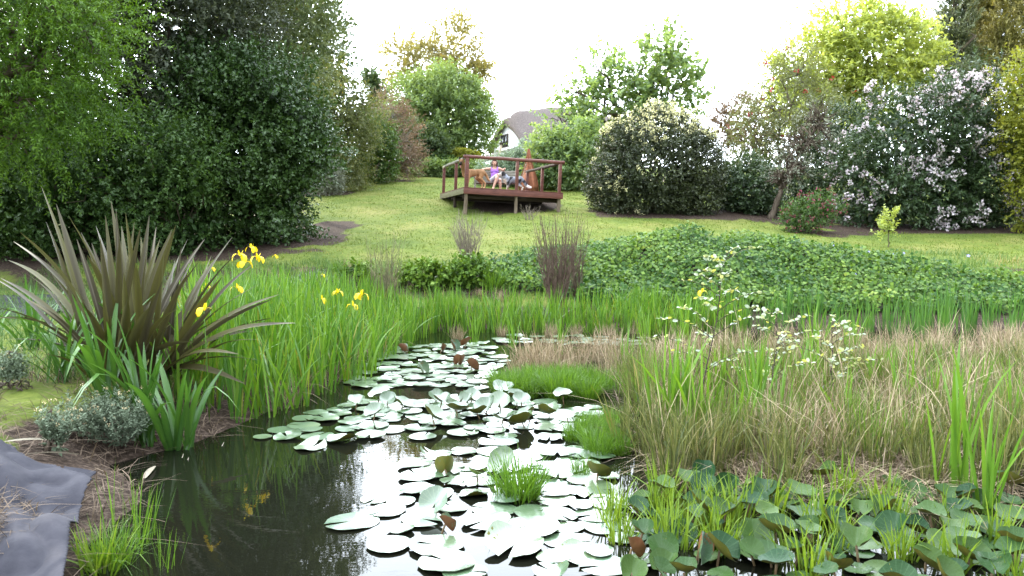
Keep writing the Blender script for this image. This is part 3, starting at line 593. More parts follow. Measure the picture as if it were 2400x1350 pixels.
def hand(c, d, side, up):
    c = Vector(c); d = Vector(d).normalized(); s_ = Vector(side).normalized(); u_ = Vector(up).normalized(); out = []
    out.append(('c', [tuple(c), tuple(c + d * 0.05)], [0.026, 0.03]))
    out.append(('s', tuple(c + d * 0.04), (0.038, 0.038, 0.03)))
    for k, L in ((-1.5, 0.062), (-0.5, 0.076), (0.5, 0.072), (1.5, 0.056)):
        out.append(finger(c + d * 0.065 + s_ * 0.019 * k, d + s_ * 0.1 * k, u_, 0, L, 0.0095))
    out.append(finger(c + d * 0.02 + s_ * -0.032, d * 0.7 - s_ * 0.8, u_, 0, 0.058, 0.011))
    return out
Hd = (0.0, 0.10, 1.135)
parts = [('s', (0, 0.05, 0.52), (0.155, 0.12, 0.12)), ('s', (0, 0.10, 0.68), (0.122, 0.092, 0.14)), ('s', (0, 0.135, 0.84), (0.15, 0.1, 0.15)),
         ('c', [(-0.16, 0.15, 0.925), (0.16, 0.15, 0.925)], [0.055, 0.055]),
         ('c', [(0, 0.145, 0.93), (0, 0.115, 1.06)], [0.055, 0.047]), ('s', Hd, (0.074, 0.09, 0.108)), ('s', (0, 0.055, 1.085), (0.05, 0.055, 0.05)),
         ('s', (0, 0.006, 1.125), (0.014, 0.02, 0.022)), ('s', (-0.075, 0.11, 1.13), (0.012, 0.02, 0.03)), ('s', (0.075, 0.11, 1.13), (0.012, 0.02, 0.03)),
         ('c', [(-0.18, 0.16, 0.92), (-0.40, 0.24, 0.915), (-0.45, 0.16, 0.83)], [0.052, 0.04, 0.026]),
         ('c', [(0.18, 0.16, 0.92), (0.335, 0.25, 0.86), (0.36, 0.10, 0.90)], [0.052, 0.04, 0.026]),
         ('c', [(-0.085, 0.03, 0.5), (0.13, -0.37, 0.66), (-0.02, -0.52, 0.24)], [0.095, 0.06, 0.036]), ('s', (0.075, -0.43, 0.5), (0.05, 0.055, 0.1)),
         ('c', [(-0.02, -0.52, 0.22), (-0.05, -0.62, 0.13)], [0.036, 0.026]),
         ('c', [(0.09, 0.03, 0.49), (0.2, -0.37, 0.48), (0.22, -0.34, 0.09)], [0.095, 0.06, 0.036]), ('s', (0.215, -0.33, 0.33), (0.052, 0.055, 0.1)),
         ('c', [(0.22, -0.33, 0.06), (0.22, -0.47, 0.035)], [0.036, 0.026])]
parts += hand((-0.455, 0.15, 0.81), (-0.15, -0.35, -1), (1, -0.3, 0), (0, -1, 0.2)) + hand((0.362, 0.09, 0.91), (0.1, -0.9, 0.15), (1, 0, 0), (0, 0, 1))
def skin_col(co):
    c = np.tile(np.array([[0.52, 0.3, 0.22]]), (len(co), 1)); d = co
    for ex in (-0.03, 0.03): c[((d[:, 0] - ex) ** 2 / 0.016 ** 2 + (d[:, 2] - 1.148) ** 2 / 0.009 ** 2 < 1) & (d[:, 1] < 0.06)] = (0.1, 0.06, 0.05)
    c[(d[:, 0] ** 2 / 0.026 ** 2 + (d[:, 2] - 1.083) ** 2 / 0.008 ** 2 < 1) & (d[:, 1] < 0.03)] = (0.4, 0.12, 0.11)
    return c
body('body', parts, 0.0075, SKIN, person, skin_col, 3)
body('vest', [('s', (0, 0.095, 0.62), (0.14, 0.108, 0.11)), ('s', (0, 0.10, 0.70), (0.134, 0.104, 0.13)), ('s', (0, 0.132, 0.83), (0.159, 0.112, 0.115)), ('s', (-0.065, 0.06, 0.83), (0.06, 0.055, 0.055)), ('s', (0.065, 0.06, 0.83), (0.06, 0.055, 0.055)),
              ('c', [(-0.1, 0.06, 0.88), (-0.105, 0.13, 0.985)], [0.03, 0.022]), ('c', [(0.1, 0.06, 0.88), (0.105, 0.13, 0.985)], [0.03, 0.022])], 0.009, CLOTH_P, person, None, 3)
body('shorts', [('s', (0, 0.05, 0.525), (0.168, 0.133, 0.12)), ('c', [(-0.085, 0.03, 0.5), (0.066, -0.25, 0.612)], [0.107, 0.088]), ('c', [(0.09, 0.03, 0.49), (0.185, -0.31, 0.482)], [0.107, 0.085])], 0.009, CLOTH_G, person, None, 3)
body('hair', [('s', (0, 0.135, 1.155), (0.088, 0.085, 0.105)), ('s', (0, 0.09, 1.215), (0.078, 0.085, 0.045)), ('c', [(-0.078, 0.12, 1.18), (-0.092, 0.11, 1.06), (-0.085, 0.085, 0.95)], [0.03, 0.032, 0.016]),
              ('c', [(0.078, 0.12, 1.18), (0.092, 0.11, 1.06), (0.085, 0.085, 0.95)], [0.03, 0.032, 0.016]), ('c', [(0, 0.19, 1.12), (0, 0.2, 0.98)], [0.06, 0.045])], 0.008, HAIR, person, None, 3)
body('sandal', [('c', [(-0.015, -0.5, 0.19), (-0.055, -0.64, 0.095)], [0.024, 0.03])], 0.008, SHOE, person, None, 2)
body('sandal', [('c', [(0.22, -0.31, 0.024), (0.22, -0.48, 0.022)], [0.03, 0.033])], 0.008, SHOE, person, None, 2)

# ------------------------------------------------------------------ dogs
def dog_parts(fl, ears, tail, hx):
    f = fl; p = [('s', (0.20, 0, 0.49), (0.19, 0.115 * f, 0.165 * f)), ('s', (0.02, 0, 0.525), (0.24, 0.1 * f, 0.125 * f)), ('s', (-0.2, 0, 0.55), (0.18, 0.092 * f, 0.108 * f)), ('s', (-0.32, 0, 0.55), (0.13, 0.1 * f, 0.12 * f)),
         ('c', [(0.27, 0, 0.56), (0.33, hx * 0.3, 0.66), (0.42, hx * 0.8, 0.8)], [0.13 * f, 0.105 * f, 0.08 * f])]
    for s_ in (-1, 1):
        p += [('c', [(0.25, s_ * 0.08, 0.48), (0.2, s_ * 0.095, 0.35), (0.235, s_ * 0.088, 0.15), (0.23, s_ * 0.088, 0.06), (0.265, s_ * 0.088, 0.03)], [0.075, 0.05 * f, 0.028 * f, 0.026 * f, 0.03]),
              ('c', [(-0.32, s_ * 0.065, 0.52), (-0.22, s_ * 0.095, 0.36), (-0.42, s_ * 0.09, 0.19), (-0.40, s_ * 0.09, 0.06), (-0.36, s_ * 0.09, 0.03)], [0.105, 0.065 * f, 0.032 * f, 0.027 * f, 0.03])]
    p += [('c', tail[0], tail[1])] + ears
    return p
def head_parts(hc, yaw, pitch, ears_up, sc=1.0):
    R = Matrix.Rotation(yaw, 4, 'Z') @ Matrix.Rotation(pitch, 4, 'Y'); P = lambda x, y, z: tuple(Vector(hc) + (R @ Vector((x, y, z))) * sc)
    q = [('s', P(0, 0, 0), (0.088 * sc, 0.08 * sc, 0.08 * sc)), ('c', [P(0.04, 0, -0.01), P(0.175, 0, -0.045)], [0.056 * sc, 0.036 * sc]), ('s', P(0.2, 0, -0.03), (0.02 * sc,) * 3),
         ('c', [P(0.05, 0, -0.05), P(0.15, 0, -0.09)], [0.035 * sc, 0.022 * sc])]
    for s_ in (-1, 1):
        if ears_up: q.append(('c', [P(-0.02, s_ * 0.05, 0.05), P(-0.03, s_ * 0.065, 0.11), P(-0.025, s_ * 0.068, 0.165)], [0.036 * sc, 0.03 * sc, 0.008]))
        else: q.append(('c', [P(-0.02, s_ * 0.07, 0.05), P(0.0, s_ * 0.1, 0.01), P(0.02, s_ * 0.1, -0.06)], [0.03 * sc, 0.034 * sc, 0.02 * sc]))
    return q, R, P
hc = (0.47, 0.12, 0.86); hp, HR, HP = head_parts(hc, 0.75, 0.28, True)
dxy = (-1.29, 26.5); dz = deck_z(*dxy)
dog = empty('dog', (dxy[0], dxy[1], dz), math.radians(212)); tag(dog, 'tan shepherd dog with black muzzle and pricked ears standing at the deck corner', 'dog')
def tan_col(co):
    n = np.array([0.3, 0.16, 0.08]); c = np.tile(n[None], (len(co), 1)); z = co[:, 2:3]
    c = c * (0.78 + 0.5 * ss(0.62 - z, 0, 0.25)) + np.array([[0.1, 0.08, 0.05]]) * ss(0.35 - z, 0, 0.3)
    h = np.array(hc); d = (co - h) @ np.array(HR.to_3x3()); m_ = np.clip(ss(d[:, 0], 0.06, 0.12), 0, 1) * (np.abs(d[:, 1]) < 0.09) * (d[:, 2] < 0.07) * (d[:, 0] < 0.3)
    e_ = ss(d[:, 2], 0.07, 0.1) * (np.abs(d[:, 1]) < 0.12) * (d[:, 0] > -0.1) * (d[:, 0] < 0.1)
    k = np.maximum(m_, e_)[:, None]; return c * (1 - k) + np.array([[0.02, 0.016, 0.014]]) * k
body('body', dog_parts(1.0, hp, ([(-0.42, 0, 0.58), (-0.52, 0, 0.46), (-0.58, 0.02, 0.33), (-0.65, 0.03, 0.27)], [0.05, 0.045, 0.04, 0.02]), 0.12), 0.011, FUR, dog, tan_col, 4)
EYE = rough_mat('dark_eye', (0.01, 0.008, 0.006), (0.02, 0.015, 0.01), 5, 0.1, 0.5, 0); TONGUE = rough_mat('pink_tongue', (0.6, 0.22, 0.24), (0.7, 0.3, 0.3), 30, 0.4, 0.4, 0.1)
def small(name, c, r_, mat, parent):
    mb = MB(); _sphere(mb, c, r_, n=10, k=7); return mb.obj(name, mat, parent, smooth=True)
for s_ in (-1, 1): small('eye', HP(0.062, s_ * 0.043, 0.03), (0.013,) * 3, EYE, dog)
body('tongue', [('c', [HP(0.13, 0, -0.08), HP(0.165, 0, -0.12), HP(0.165, 0, -0.16)], [0.014, 0.016, 0.012])], 0.006, TONGUE, dog, None, 1)
# merle dog
hc2 = (0.43, -0.02, 0.82); hp2, HR2, HP2 = head_parts(hc2, -0.12, 0.0, False)
d2 = (0.03, 27.5); dog2 = empty('dog', (d2[0], d2[1], deck_z(*d2)), math.radians(172)); dog2.scale = (0.8, 0.8, 0.8)
tag(dog2, 'fluffy blue merle dog with white muzzle and tail tip standing beside the person', 'dog')
def merle_col(co):
    w = wob(co[:, 0] * 6, co[:, 2] * 6 + co[:, 1] * 5, 1.6, 0.5)[:, None]; w2 = wob(co[:, 0] * 11, co[:, 2] * 13 + co[:, 1] * 9, 1.4, 2.5)[:, None]
    c = np.where(w > 0.22, np.array([[0.03, 0.03, 0.035]]), np.array([[0.24, 0.25, 0.29]])) * (0.85 + 0.3 * w2)
    ch = (ss(co[:, 0], 0.2, 0.32) * ss(0.62 - co[:, 2], 0, 0.12))[:, None]; c = c * (1 - ch) + np.array([[0.5, 0.42, 0.33]]) * ch
    lg = ss(0.33 - co[:, 2], 0, 0.12)[:, None]; c = c * (1 - lg) + np.where(w2 > 0, np.array([[0.6, 0.55, 0.48]]), np.array([[0.3, 0.22, 0.15]])) * lg
    d = (co - np.array(hc2)) @ np.array(HR2.to_3x3()); inh = (np.abs(d).max(1) < 0.24) & (co[:, 0] > 0.3)
    k = (ss(d[:, 0], 0.03, 0.08) * inh)[:, None]; c = c * (1 - k) + np.array([[0.75, 0.7, 0.65]]) * k
    k = (ss(-d[:, 0], -0.06, 0.0) * inh * (d[:, 2] > -0.12))[:, None]; c = c * (1 - k) + np.array([[0.03, 0.028, 0.028]]) * k
    k = ss(-co[:, 0], 0.6, 0.66)[:, None]; c = c * (1 - k) + np.array([[0.8, 0.78, 0.75]]) * k
    return c
body('body', dog_parts(1.18, hp2, ([(-0.42, 0, 0.55), (-0.52, 0, 0.38), (-0.6, 0, 0.24), (-0.76, 0, 0.2)], [0.06, 0.07, 0.075, 0.05]), -0.02), 0.012, FUR, dog2, merle_col, 4)
for s_ in (-1, 1): small('eye', HP2(0.066, s_ * 0.04, 0.03), (0.013,) * 3, EYE, dog2)
small('nose', HP2(0.215, 0, -0.028), (0.017, 0.02, 0.017), EYE, dog2)

# ------------------------------------------------------------------ pointed brown structure behind the deck
RUST = rough_mat('rust_brown', (0.17, 0.06, 0.03), (0.3, 0.115, 0.06), 6, 0.75, 0.2, 0.2, c3=(0.34, 0.16, 0.09))
ox, oy = 0.66, 32.0; oz = Tz(ox, oy) - 0.02
ob = empty('garden_obelisk', (ox, oy, oz), math.radians(8)); tag(ob, 'tall pointed rust brown structure with a flared base behind the deck', 'ornament')
hz = np.array([0, 0.3, 0.6, 0.8, 1.0, 1.2, 1.45, 1.75]); hw = np.array([0.39, 0.375, 0.32, 0.255, 0.19, 0.135, 0.08, 0.02])
for k in range(4):
    a0 = math.radians(-90 + 90 * k); a1 = a0 + math.pi / 2
    V = []; Q = []
    for z, w in zip(hz, hw):
        for a, s_ in ((a0, 1), (a1, 1), (a1, 0.93), (a0, 0.93)): V.append((math.cos(a) * w * s_, math.sin(a) * w * s_, z))
    n = len(hz)
    for i in range(n - 1):
        for j in range(4): Q.append((i * 4 + j, i * 4 + (j + 1) % 4, i * 4 + 4 + (j + 1) % 4, i * 4 + 4 + j))
    Q += [(3, 2, 1, 0), (n * 4 - 4, n * 4 - 3, n * 4 - 2, n * 4 - 1)]
    MB().add(np.array(V), Q).obj('panel', RUST, ob)
    P = np.array([(math.cos(a0) * (w + 0.004), math.sin(a0) * (w + 0.004), z) for z, w in zip(hz, hw)]); MB().tube(P, 0.016, 6).obj('corner_rib', RUST, ob, smooth=True)
P = np.array([(-0.36 - 0.0 + 0.26 * t_ + 0.012 * math.cos(t_ * 60), -0.06 + 0.012 * math.sin(t_ * 60), 0.35 + t_ * 0.85) for t_ in np.linspace(0, 1, 40)])
MB().tube(P, 0.013, 5).obj('rope', TWIG_PALE, ob, smooth=True)

# ------------------------------------------------------------------ thatched house
THATCH = rough_mat('thatch', (0.085, 0.07, 0.068), (0.2, 0.17, 0.16), 3.5, 0.95, 0.05, 0.8, (6, 6, 1.2), dist=0.08)
PLASTER = rough_mat('white_plaster', (0.66, 0.66, 0.68), (0.8, 0.8, 0.8), 3, 0.9, 0.1, 0.1)
FRAME = rough_mat('window_timber', (0.06, 0.04, 0.035), (0.11, 0.075, 0.06), 9, 0.6)
m, t, o = new_mat('window_glass'); b = t.nodes.new('ShaderNodeBsdfPrincipled'); b.inputs['Base Color'].default_value = (0.02, 0.025, 0.03, 1); b.inputs['Roughness'].default_value = 0.05; t.links.new(b.outputs[0], o.inputs[0]); GLASS = m
hx0 = at(1228, 380, 60.0); hb = Tz(hx0.x, 60.0) + 0.55
house = empty('thatched_house', (hx0.x, 60.0, hb), math.radians(22)); tag(house, 'white walled house with a grey thatched roof behind the trees', 'house')
# local frame: gable end on the plane x=0, near long wall on y=0; the house runs +x, +y
HL, HWd, HE, HRi = 10.0, 6.2, 1.55, 3.5
def hpart(name, V, Q, mat, T3=None, parent=house): return MB().add(np.array(V, float), Q, T3).obj(name, mat, parent)
MB().box(0, HL, 0.0, 0.25, -0.9, HE).obj('wall', PLASTER, house)
MB().box(0, HL, HWd - 0.25, HWd, -0.9, HE).obj('wall', PLASTER, house)
for x0, x1 in ((0.0, 0.25), (HL - 0.25, HL)):
    pr_ = [(0.002, -0.9), (HWd - 0.002, -0.9), (HWd - 0.002, HE), (HWd * 0.5, HRi - 0.12), (0.002, HE)]
    V = [(x0 + 0.002, y, z) for y, z in pr_] + [(x1 - 0.002, y, z) for y, z in pr_]
    T3 = [(0, 2, 1), (0, 4, 2), (4, 3, 2), (5, 6, 7), (5, 7, 9), (9, 7, 8)]; Q = [(i, (i + 1) % 5, 5 + (i + 1) % 5, 5 + i) for i in range(5)]
    MB().add(np.array(V), Q, T3).obj('gable_wall', PLASTER, house)
nu, nv = 26, 17; V = []                                   # one thick rounded thatch blanket
for lay in (0, 1):
    for i in range(nu):
        u = i / (nu - 1); x = -0.35 + u * (HL + 0.7); hip = 1 - 0.55 * (math.exp(-(u / 0.06) ** 2) + math.exp(-((1 - u) / 0.06) ** 2)) * 0.5
        hump = 0.5 * math.exp(-((u - 0.42) / 0.2) ** 2)
        for j in range(nv):
            s_ = -1 + 2 * j / (nv - 1); y = HWd / 2 + s_ * (HWd / 2 + 0.45)
            z = HE - 0.4 + (HRi + 0.55 + hump - HE + 0.1) * (1 - abs(s_) ** 1.25) ** 0.9 * hip - lay * 0.38 + 0.03 * math.sin(x * 5 + y * 3)
            V.append((x, y, z))
Q = []
for lay in (0, 1):
    o_ = lay * nu * nv
    for i in range(nu - 1):
        for j in range(nv - 1):
            q = [o_ + i * nv + j, o_ + (i + 1) * nv + j, o_ + (i + 1) * nv + j + 1, o_ + i * nv + j + 1]; Q.append(q if lay == 0 else q[::-1])
n_ = nu * nv
for i in range(nu - 1):
    Q.append((i * nv, n_ + i * nv, n_ + (i + 1) * nv, (i + 1) * nv)); k = nv - 1; Q.append((i * nv + k, (i + 1) * nv + k, n_ + (i + 1) * nv + k, n_ + i * nv + k))
for j in range(nv - 1):
    Q.append((j, j + 1, n_ + j + 1, n_ + j)); k = (nu - 1) * nv; Q.append((k + j, n_ + k + j, n_ + k + j + 1, k + j + 1))
hpart('thatch_roof', V, Q, THATCH)
def window(M, w, h):
    f_ = MB().box(-w / 2, w / 2, -0.05, 0.05, 0, h, M).obj('window', FRAME, house)
    for x0, x1 in ((-w / 2 + 0.07, -0.03), (0.03, w / 2 - 0.07)): MB().box(x0, x1, -0.062, -0.051, 0.08, h - 0.08, M).obj('pane', GLASS, f_)
GM = Matrix.Translation((-0.02, HWd * 0.62, 1.0)) @ Matrix.Rotation(-math.pi / 2, 4, 'Z')
window(GM, 1.5, 1.0)
window(Matrix.Translation((3.2, -0.02, 0.45)), 1.2, 0.9); window(Matrix.Translation((6.2, -0.02, 0.45)), 1.2, 0.9)
V = []                                                     # small thatched lean-to under the gable window
for lay in (0, 0.22):
    for (x, z) in ((-1.6, 0.05), (-0.9, 0.42), (-0.06, 0.82)):
        for y in (1.2, HWd - 0.4): V.append((x, y, z - lay))
Q = [(0, 1, 3, 2), (2, 3, 5, 4), (6, 8, 9, 7), (8, 10, 11, 9), (0, 2, 8, 6), (2, 4, 10, 8), (1, 7, 9, 3), (3, 9, 11, 5), (0, 6, 7, 1), (4, 5, 11, 10)]
hpart('porch_roof', V, Q, THATCH)
for y in (1.4, HWd - 0.6): MB().box(-1.4, -1.28, y, y + 0.12, -0.9, 0.02).obj('porch_post', FRAME, house)
sp0 = at(1168, 376, 41.0); sp1 = at(1174, 338, 41.0)
pole = empty('leaning_pole', (sp0.x, 41.0, Tz(sp0.x, 41.0))); tag(pole, 'pale leaning pole standing in front of the thatched house', 'pole')
z1 = sp1.z - pole.location.z
MB().tube(np.array([(-0.03, 0, -0.2), (0.02, 0, z1 * 0.5), (sp1.x - sp0.x + 0.02, 0, z1)]), np.array([0.07, 0.065, 0.055]), 8).obj('shaft', TWIG_PALE, pole, smooth=True)
MB().box(sp1.x - sp0.x - 0.08, sp1.x - sp0.x + 0.12, -0.08, 0.08, z1 - 0.02, z1 + 0.08).obj('cap', DARK_WOOD, pole, bevel=0.02)
# ------------------------------------------------------------------ blades
def blades(r, base, h, w, lean=0.12, bend=0.2, seg=4, az=None, fall=0.0, kink=0.0, tip=0.75):
    """tapering curved blades, one per row of base (n,3)"""
    n = len(base); h = np.broadcast_to(h, (n,)); w = np.broadcast_to(w, (n,))
    az = r.uniform(0, 2 * math.pi, n) if az is None else az
    a = np.stack([np.cos(az), np.sin(az), np.zeros(n)], -1); le = np.abs(r.normal(0, lean, n)); be = np.abs(r.normal(0, bend, n)) + fall
    t = np.linspace(0, 1, seg + 1)
    out = le[:, None] * t + be[:, None] * t ** 2.2
    up = t - 0.5 * be[:, None] * t ** 3 - 0.35 * le[:, None] * t
    C = base[:, None] + a[:, None] * (h[:, None] * out)[..., None]; C[..., 2] += h[:, None] * up
    wa = az + math.pi / 2 + r.normal(0, 0.7, n); s_ = np.stack([np.cos(wa), np.sin(wa), np.zeros(n)], -1)
    prof = np.maximum(1 - t ** 3, 0) * (0.72 + 0.5 * t * (1 - t) * 2); prof[-1] = 0.0
    prof = prof ** tip
    Lf = C[:, :-1] - s_[:, None] * (w[:, None] * prof[None, :-1] * 0.5)[..., None]; Rt = C[:, :-1] + s_[:, None] * (w[:, None] * prof[None, :-1] * 0.5)[..., None]
    V = np.concatenate([np.stack([Lf, Rt], 2).reshape(n, -1, 3), C[:, -1:]], 1); k = V.shape[1]; o_ = np.arange(n)[:, None] * k
    Q = np.concatenate([o_ + np.array([[2 * i, 2 * i + 1, 2 * i + 3, 2 * i + 2]]) for i in range(seg - 1)]) if seg > 1 else np.zeros((0, 4), int)
    Tt = np.concatenate([o_ + np.array([[2 * seg - 2, 2 * seg - 1, 2 * seg]])])
    return V.reshape(-1, 3), Q, Tt, k
def tuft_mesh(name, r, n, rad, h, w, mat, lean=0.15, bend=0.25, seg=4, v=(0, 1), outward=0.0, fall=0.0, hvar=0.3, tip=0.75):
    rr = rad * np.sqrt(r.random(n)); an = r.uniform(0, 2 * math.pi, n)
    base = np.stack([rr * np.cos(an), rr * np.sin(an), np.full(n, -0.03)], -1)
    az = np.where(r.random(n) < outward, an + r.normal(0, 0.5, n), r.uniform(0, 2 * math.pi, n))
    V, Q, Tt, k = blades(r, base, h * r.uniform(1 - hvar, 1 + hvar * 0.6, n), w * r.uniform(0.7, 1.3, n), lean, bend, seg, az, fall, tip=tip)
    vv = np.repeat(v[0] + (v[1] - v[0]) * r.random(n), k)
    return mesh_np(name, V, [Q, Tt], mat, vv)
IRIS = leaf_mat('iris_leaf', (0.045, 0.13, 0.015), (0.14, 0.26, 0.025), 0.35, 0.42, 0.4, c3=(0.26, 0.22, 0.05))
IRISD = leaf_mat('iris_leaf_blue', (0.032, 0.1, 0.022), (0.085, 0.19, 0.03), 0.3, 0.42, 0.4)
SEDGE = leaf_mat('sedge_leaf', (0.05, 0.12, 0.012), (0.12, 0.23, 0.02), 0.35, 0.45, 0.35)
SEDGEY = leaf_mat('sedge_leaf_yellow', (0.07, 0.14, 0.014), (0.17, 0.25, 0.03), 0.4, 0.45, 0.3)
DRY = leaf_mat('dry_grass', (0.15, 0.105, 0.06), (0.42, 0.335, 0.22), 0.2, 0.7, 0.15, tcol=(1, 0.95, 0.8))
DRYG = leaf_mat('rush_green_brown', (0.035, 0.055, 0.016), (0.17, 0.18, 0.06), 0.25, 0.55, 0.25, c3=(0.4, 0.32, 0.2))
GRASS = leaf_mat('lawn_blade', (0.075, 0.125, 0.02), (0.15, 0.19, 0.035), 0.3, 0.55, 0.2, c3=(0.3, 0.25, 0.1))
GRASSL = leaf_mat('long_grass_blade', (0.045, 0.105, 0.028), (0.11, 0.18, 0.045), 0.3, 0.5, 0.25, c3=(0.25, 0.2, 0.09))
IVYL = leaf_mat('ivy_leaf', (0.026, 0.078, 0.012), (0.14, 0.23, 0.028), 0.25, 0.55, 0.22, c3=(0.25, 0.32, 0.06))
LITT = leaf_mat('dead_stem_litter', (0.05, 0.035, 0.025), (0.2, 0.15, 0.11), 0.1, 0.8, 0.1)
R4 = np.random.default_rng(404)
# ------------------------------------------------------------------ lawn grass
def lawn_blades(n, x0, x1, y0, y1, h, w, mat, name, label, avoid=True, wmin=0.0):
    x = R4.uniform(x0, x1, n); y = y0 + (y1 - y0) * R4.random(n) ** 1.25
    z = T(x, y); k = z > 0.15
    if avoid:
        for (a, b, c, d) in MULCH: k &= ((x - a) / c) ** 2 + ((y - b) / d) ** 2 > 0.75
    k &= np.abs(x) < y * 0.66 + 1
    cl = 0.55 + 0.55 * wob(x, y, 2.3, 0.3) + 0.4 * wob(x, y, 6.1, 1.3)
    k &= R4.random(n) < np.clip(0.35 + cl, 0.1, 1)
    x, y, z, cl = x[k], y[k], z[k], cl[k]; nn = len(x)
    V, Q, Tt, q = blades(R4, np.stack([x, y, z - 0.01], -1), h * R4.uniform(0.5, 1.3, nn) * np.clip(0.7 + 0.5 * cl, 0.5, 1.4), w * R4.uniform(0.6, 1.3, nn), 0.3, 0.4, 2)
    return tag(link(name, mesh_np(name, V, [Q, Tt], mat, np.repeat(np.clip(R4.random(nn) * 0.75 + 0.28 * (wob(x, y, 0.8) + 0.5), 0, 1), q))), label, 'grass', kind='stuff')
lawn_blades(95000, -9, 17, 15.5, 38, 0.06, 0.016, GRASS, 'lawn_grass', 'short mown grass covering the lawn slope')
lawn_blades(34000, -9.5, -2.0, 6.5, 17, 0.19, 0.008, GRASSL, 'long_grass', 'long blue green grass beside the pond on the left')
lawn_blades(5000, 0, 11, 16.6, 19.0, 0.2, 0.011, GRASSL, 'ivy_edge_grass', 'rough grass growing along the top edge of the ivy', avoid=False)
lawn_blades(9000, -5, 12, 14.6, 17.2, 0.16, 0.012, GRASSL, 'bank_grass', 'rough grass growing along the pond bank', avoid=False)
# ------------------------------------------------------------------ ivy covered bank
def ivy_h(x, y):
    c = 16.2 + 0.35 * wob(x, x * 0, 0.8); bx = np.interp(x, [-1.2, 0.3, 2.0, 3.6, 5.2, 6.8, 8.6, 10.6, 12], [0.0, 0.1, 0.3, 0.6, 0.42, 0.24, 0.1, 0.1, 0.08])
    return bx * np.exp(-((y - c) / 1.5) ** 2) * (1 + 0.42 * wob(x, y, 1.5, 3.0)) + 0.05 + 0.07 * wob(x, y, 4.5, 1.0) + 0.13 * bx * wob(x, y, 2.8, 5.0)
n = 95000; x = R4.uniform(-0.6, 10.8, n); y = R4.uniform(13.7, 18.0, n)
yt = np.interp(x, [-0.6, 1.0, 3.0, 5.5, 7.5, 9, 10.8], [16.2, 17.2, 18.0, 17.8, 16.2, 15.3, 14.9]) + 0.3 * wob(x, y, 2.0)
lo = np.interp(x, [-0.6, 1.0, 2.0, 6, 10.8], [15.4, 14.6, 13.9, 13.8, 13.7]) + 0.25 * wob(x, y, 3.0, 1.0)
k = (y < yt) & (y > lo); x, y = x[k], y[k]; n = len(x)
def ivy_s(x, y): return T(x, y) + ivy_h(x, y)
e = 0.08; nx3 = np.stack([-(ivy_s(x + e, y) - ivy_s(x - e, y)) / (2 * e), -(ivy_s(x, y + e) - ivy_s(x, y - e)) / (2 * e), np.ones(n)], -1); nx3 = unit(nx3)
P = np.stack([x, y, ivy_s(x, y)], -1) + nx3 * (R4.random((n, 1)) ** 2 * 0.22 + 0.03 * wob(x, y, 9.0)[:, None])
Nn = unit(nx3 + np.array([0, -0.35, 0.2]) + R4.normal(size=(n, 3)) * 0.62); U = unit(np.cross(Nn, rand_dirs(R4, n)) + np.array([0, -0.3, -0.3]))
Ls = R4.uniform(0.03, 0.095, n); V, Q = leaves(P, U, Nn, Ls, Ls * 0.95, -0.08)
ivy = empty('ivy_bank', (4.6, 16, Tz(4.6, 16))); tag(ivy, 'dense green ivy sprawling over the pond bank', 'ivy', kind='stuff'); off = np.array(ivy.location)
vv = np.clip(R4.random(n) ** 1.5 * 0.85 + 0.25 * wob(x, y, 1.1) + 0.12 * wob(x, y, 3.7, 2.0), 0, 1)
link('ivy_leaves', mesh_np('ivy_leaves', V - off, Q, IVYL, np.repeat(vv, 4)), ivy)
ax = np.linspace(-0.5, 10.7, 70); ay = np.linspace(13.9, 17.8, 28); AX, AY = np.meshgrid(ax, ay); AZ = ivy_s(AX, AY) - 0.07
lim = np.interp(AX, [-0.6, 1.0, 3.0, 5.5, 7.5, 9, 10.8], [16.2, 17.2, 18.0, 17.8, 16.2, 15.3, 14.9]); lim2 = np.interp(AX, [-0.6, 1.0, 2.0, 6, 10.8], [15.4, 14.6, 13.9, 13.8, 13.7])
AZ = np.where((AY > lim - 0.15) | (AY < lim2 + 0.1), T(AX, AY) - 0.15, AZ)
i2 = (np.arange(27)[:, None] * 70 + np.arange(69)[None]).ravel(); link('ivy_dark_underlay', mesh_np('ivy_dark_underlay', np.stack([AX, AY, AZ], -1).reshape(-1, 3) - off, np.stack([i2, i2 + 1, i2 + 71, i2 + 70], -1), rough_mat('ivy_underlay_shade', (0.02, 0.022, 0.012), (0.05, 0.045, 0.028), 12, bump=0.5), smooth=True), ivy)  # dark sheet under the leaves; its colour stands in for shaded gaps
VIOLET = leaf_mat('periwinkle_petal', (0.25, 0.22, 0.62), (0.4, 0.36, 0.8), 0.2, tcol=(1, 1, 1))
YEL = leaf_mat('iris_petal', (0.75, 0.5, 0.01), (0.85, 0.66, 0.02), 0.25, 0.45, 0.3, tcol=(1, 0.95, 0.4))
ORANGE = leaf_mat('orange_petal', (0.7, 0.18, 0.03), (0.8, 0.3, 0.05), 0.25, tcol=(1, 0.8, 0.5))
def petal_flower(n, L, W, mat, tilt, droop=0.0):
    an = np.arange(n) * 2 * math.pi / n; U = np.stack([np.cos(an), np.sin(an), np.full(n, tilt)], -1); U = unit(U)
    V, Q = leaves(np.zeros((n, 3)), U, np.tile([[0, 0, 1.0]], (n, 1)), np.full(n, L), np.full(n, W), 0.1); return V, Q
V, Q = petal_flower(5, 0.03, 0.026, VIOLET, 0.1); pw = mesh_np('periwinkle_flower', V, Q, VIOLET, np.full(len(V), 0.5))
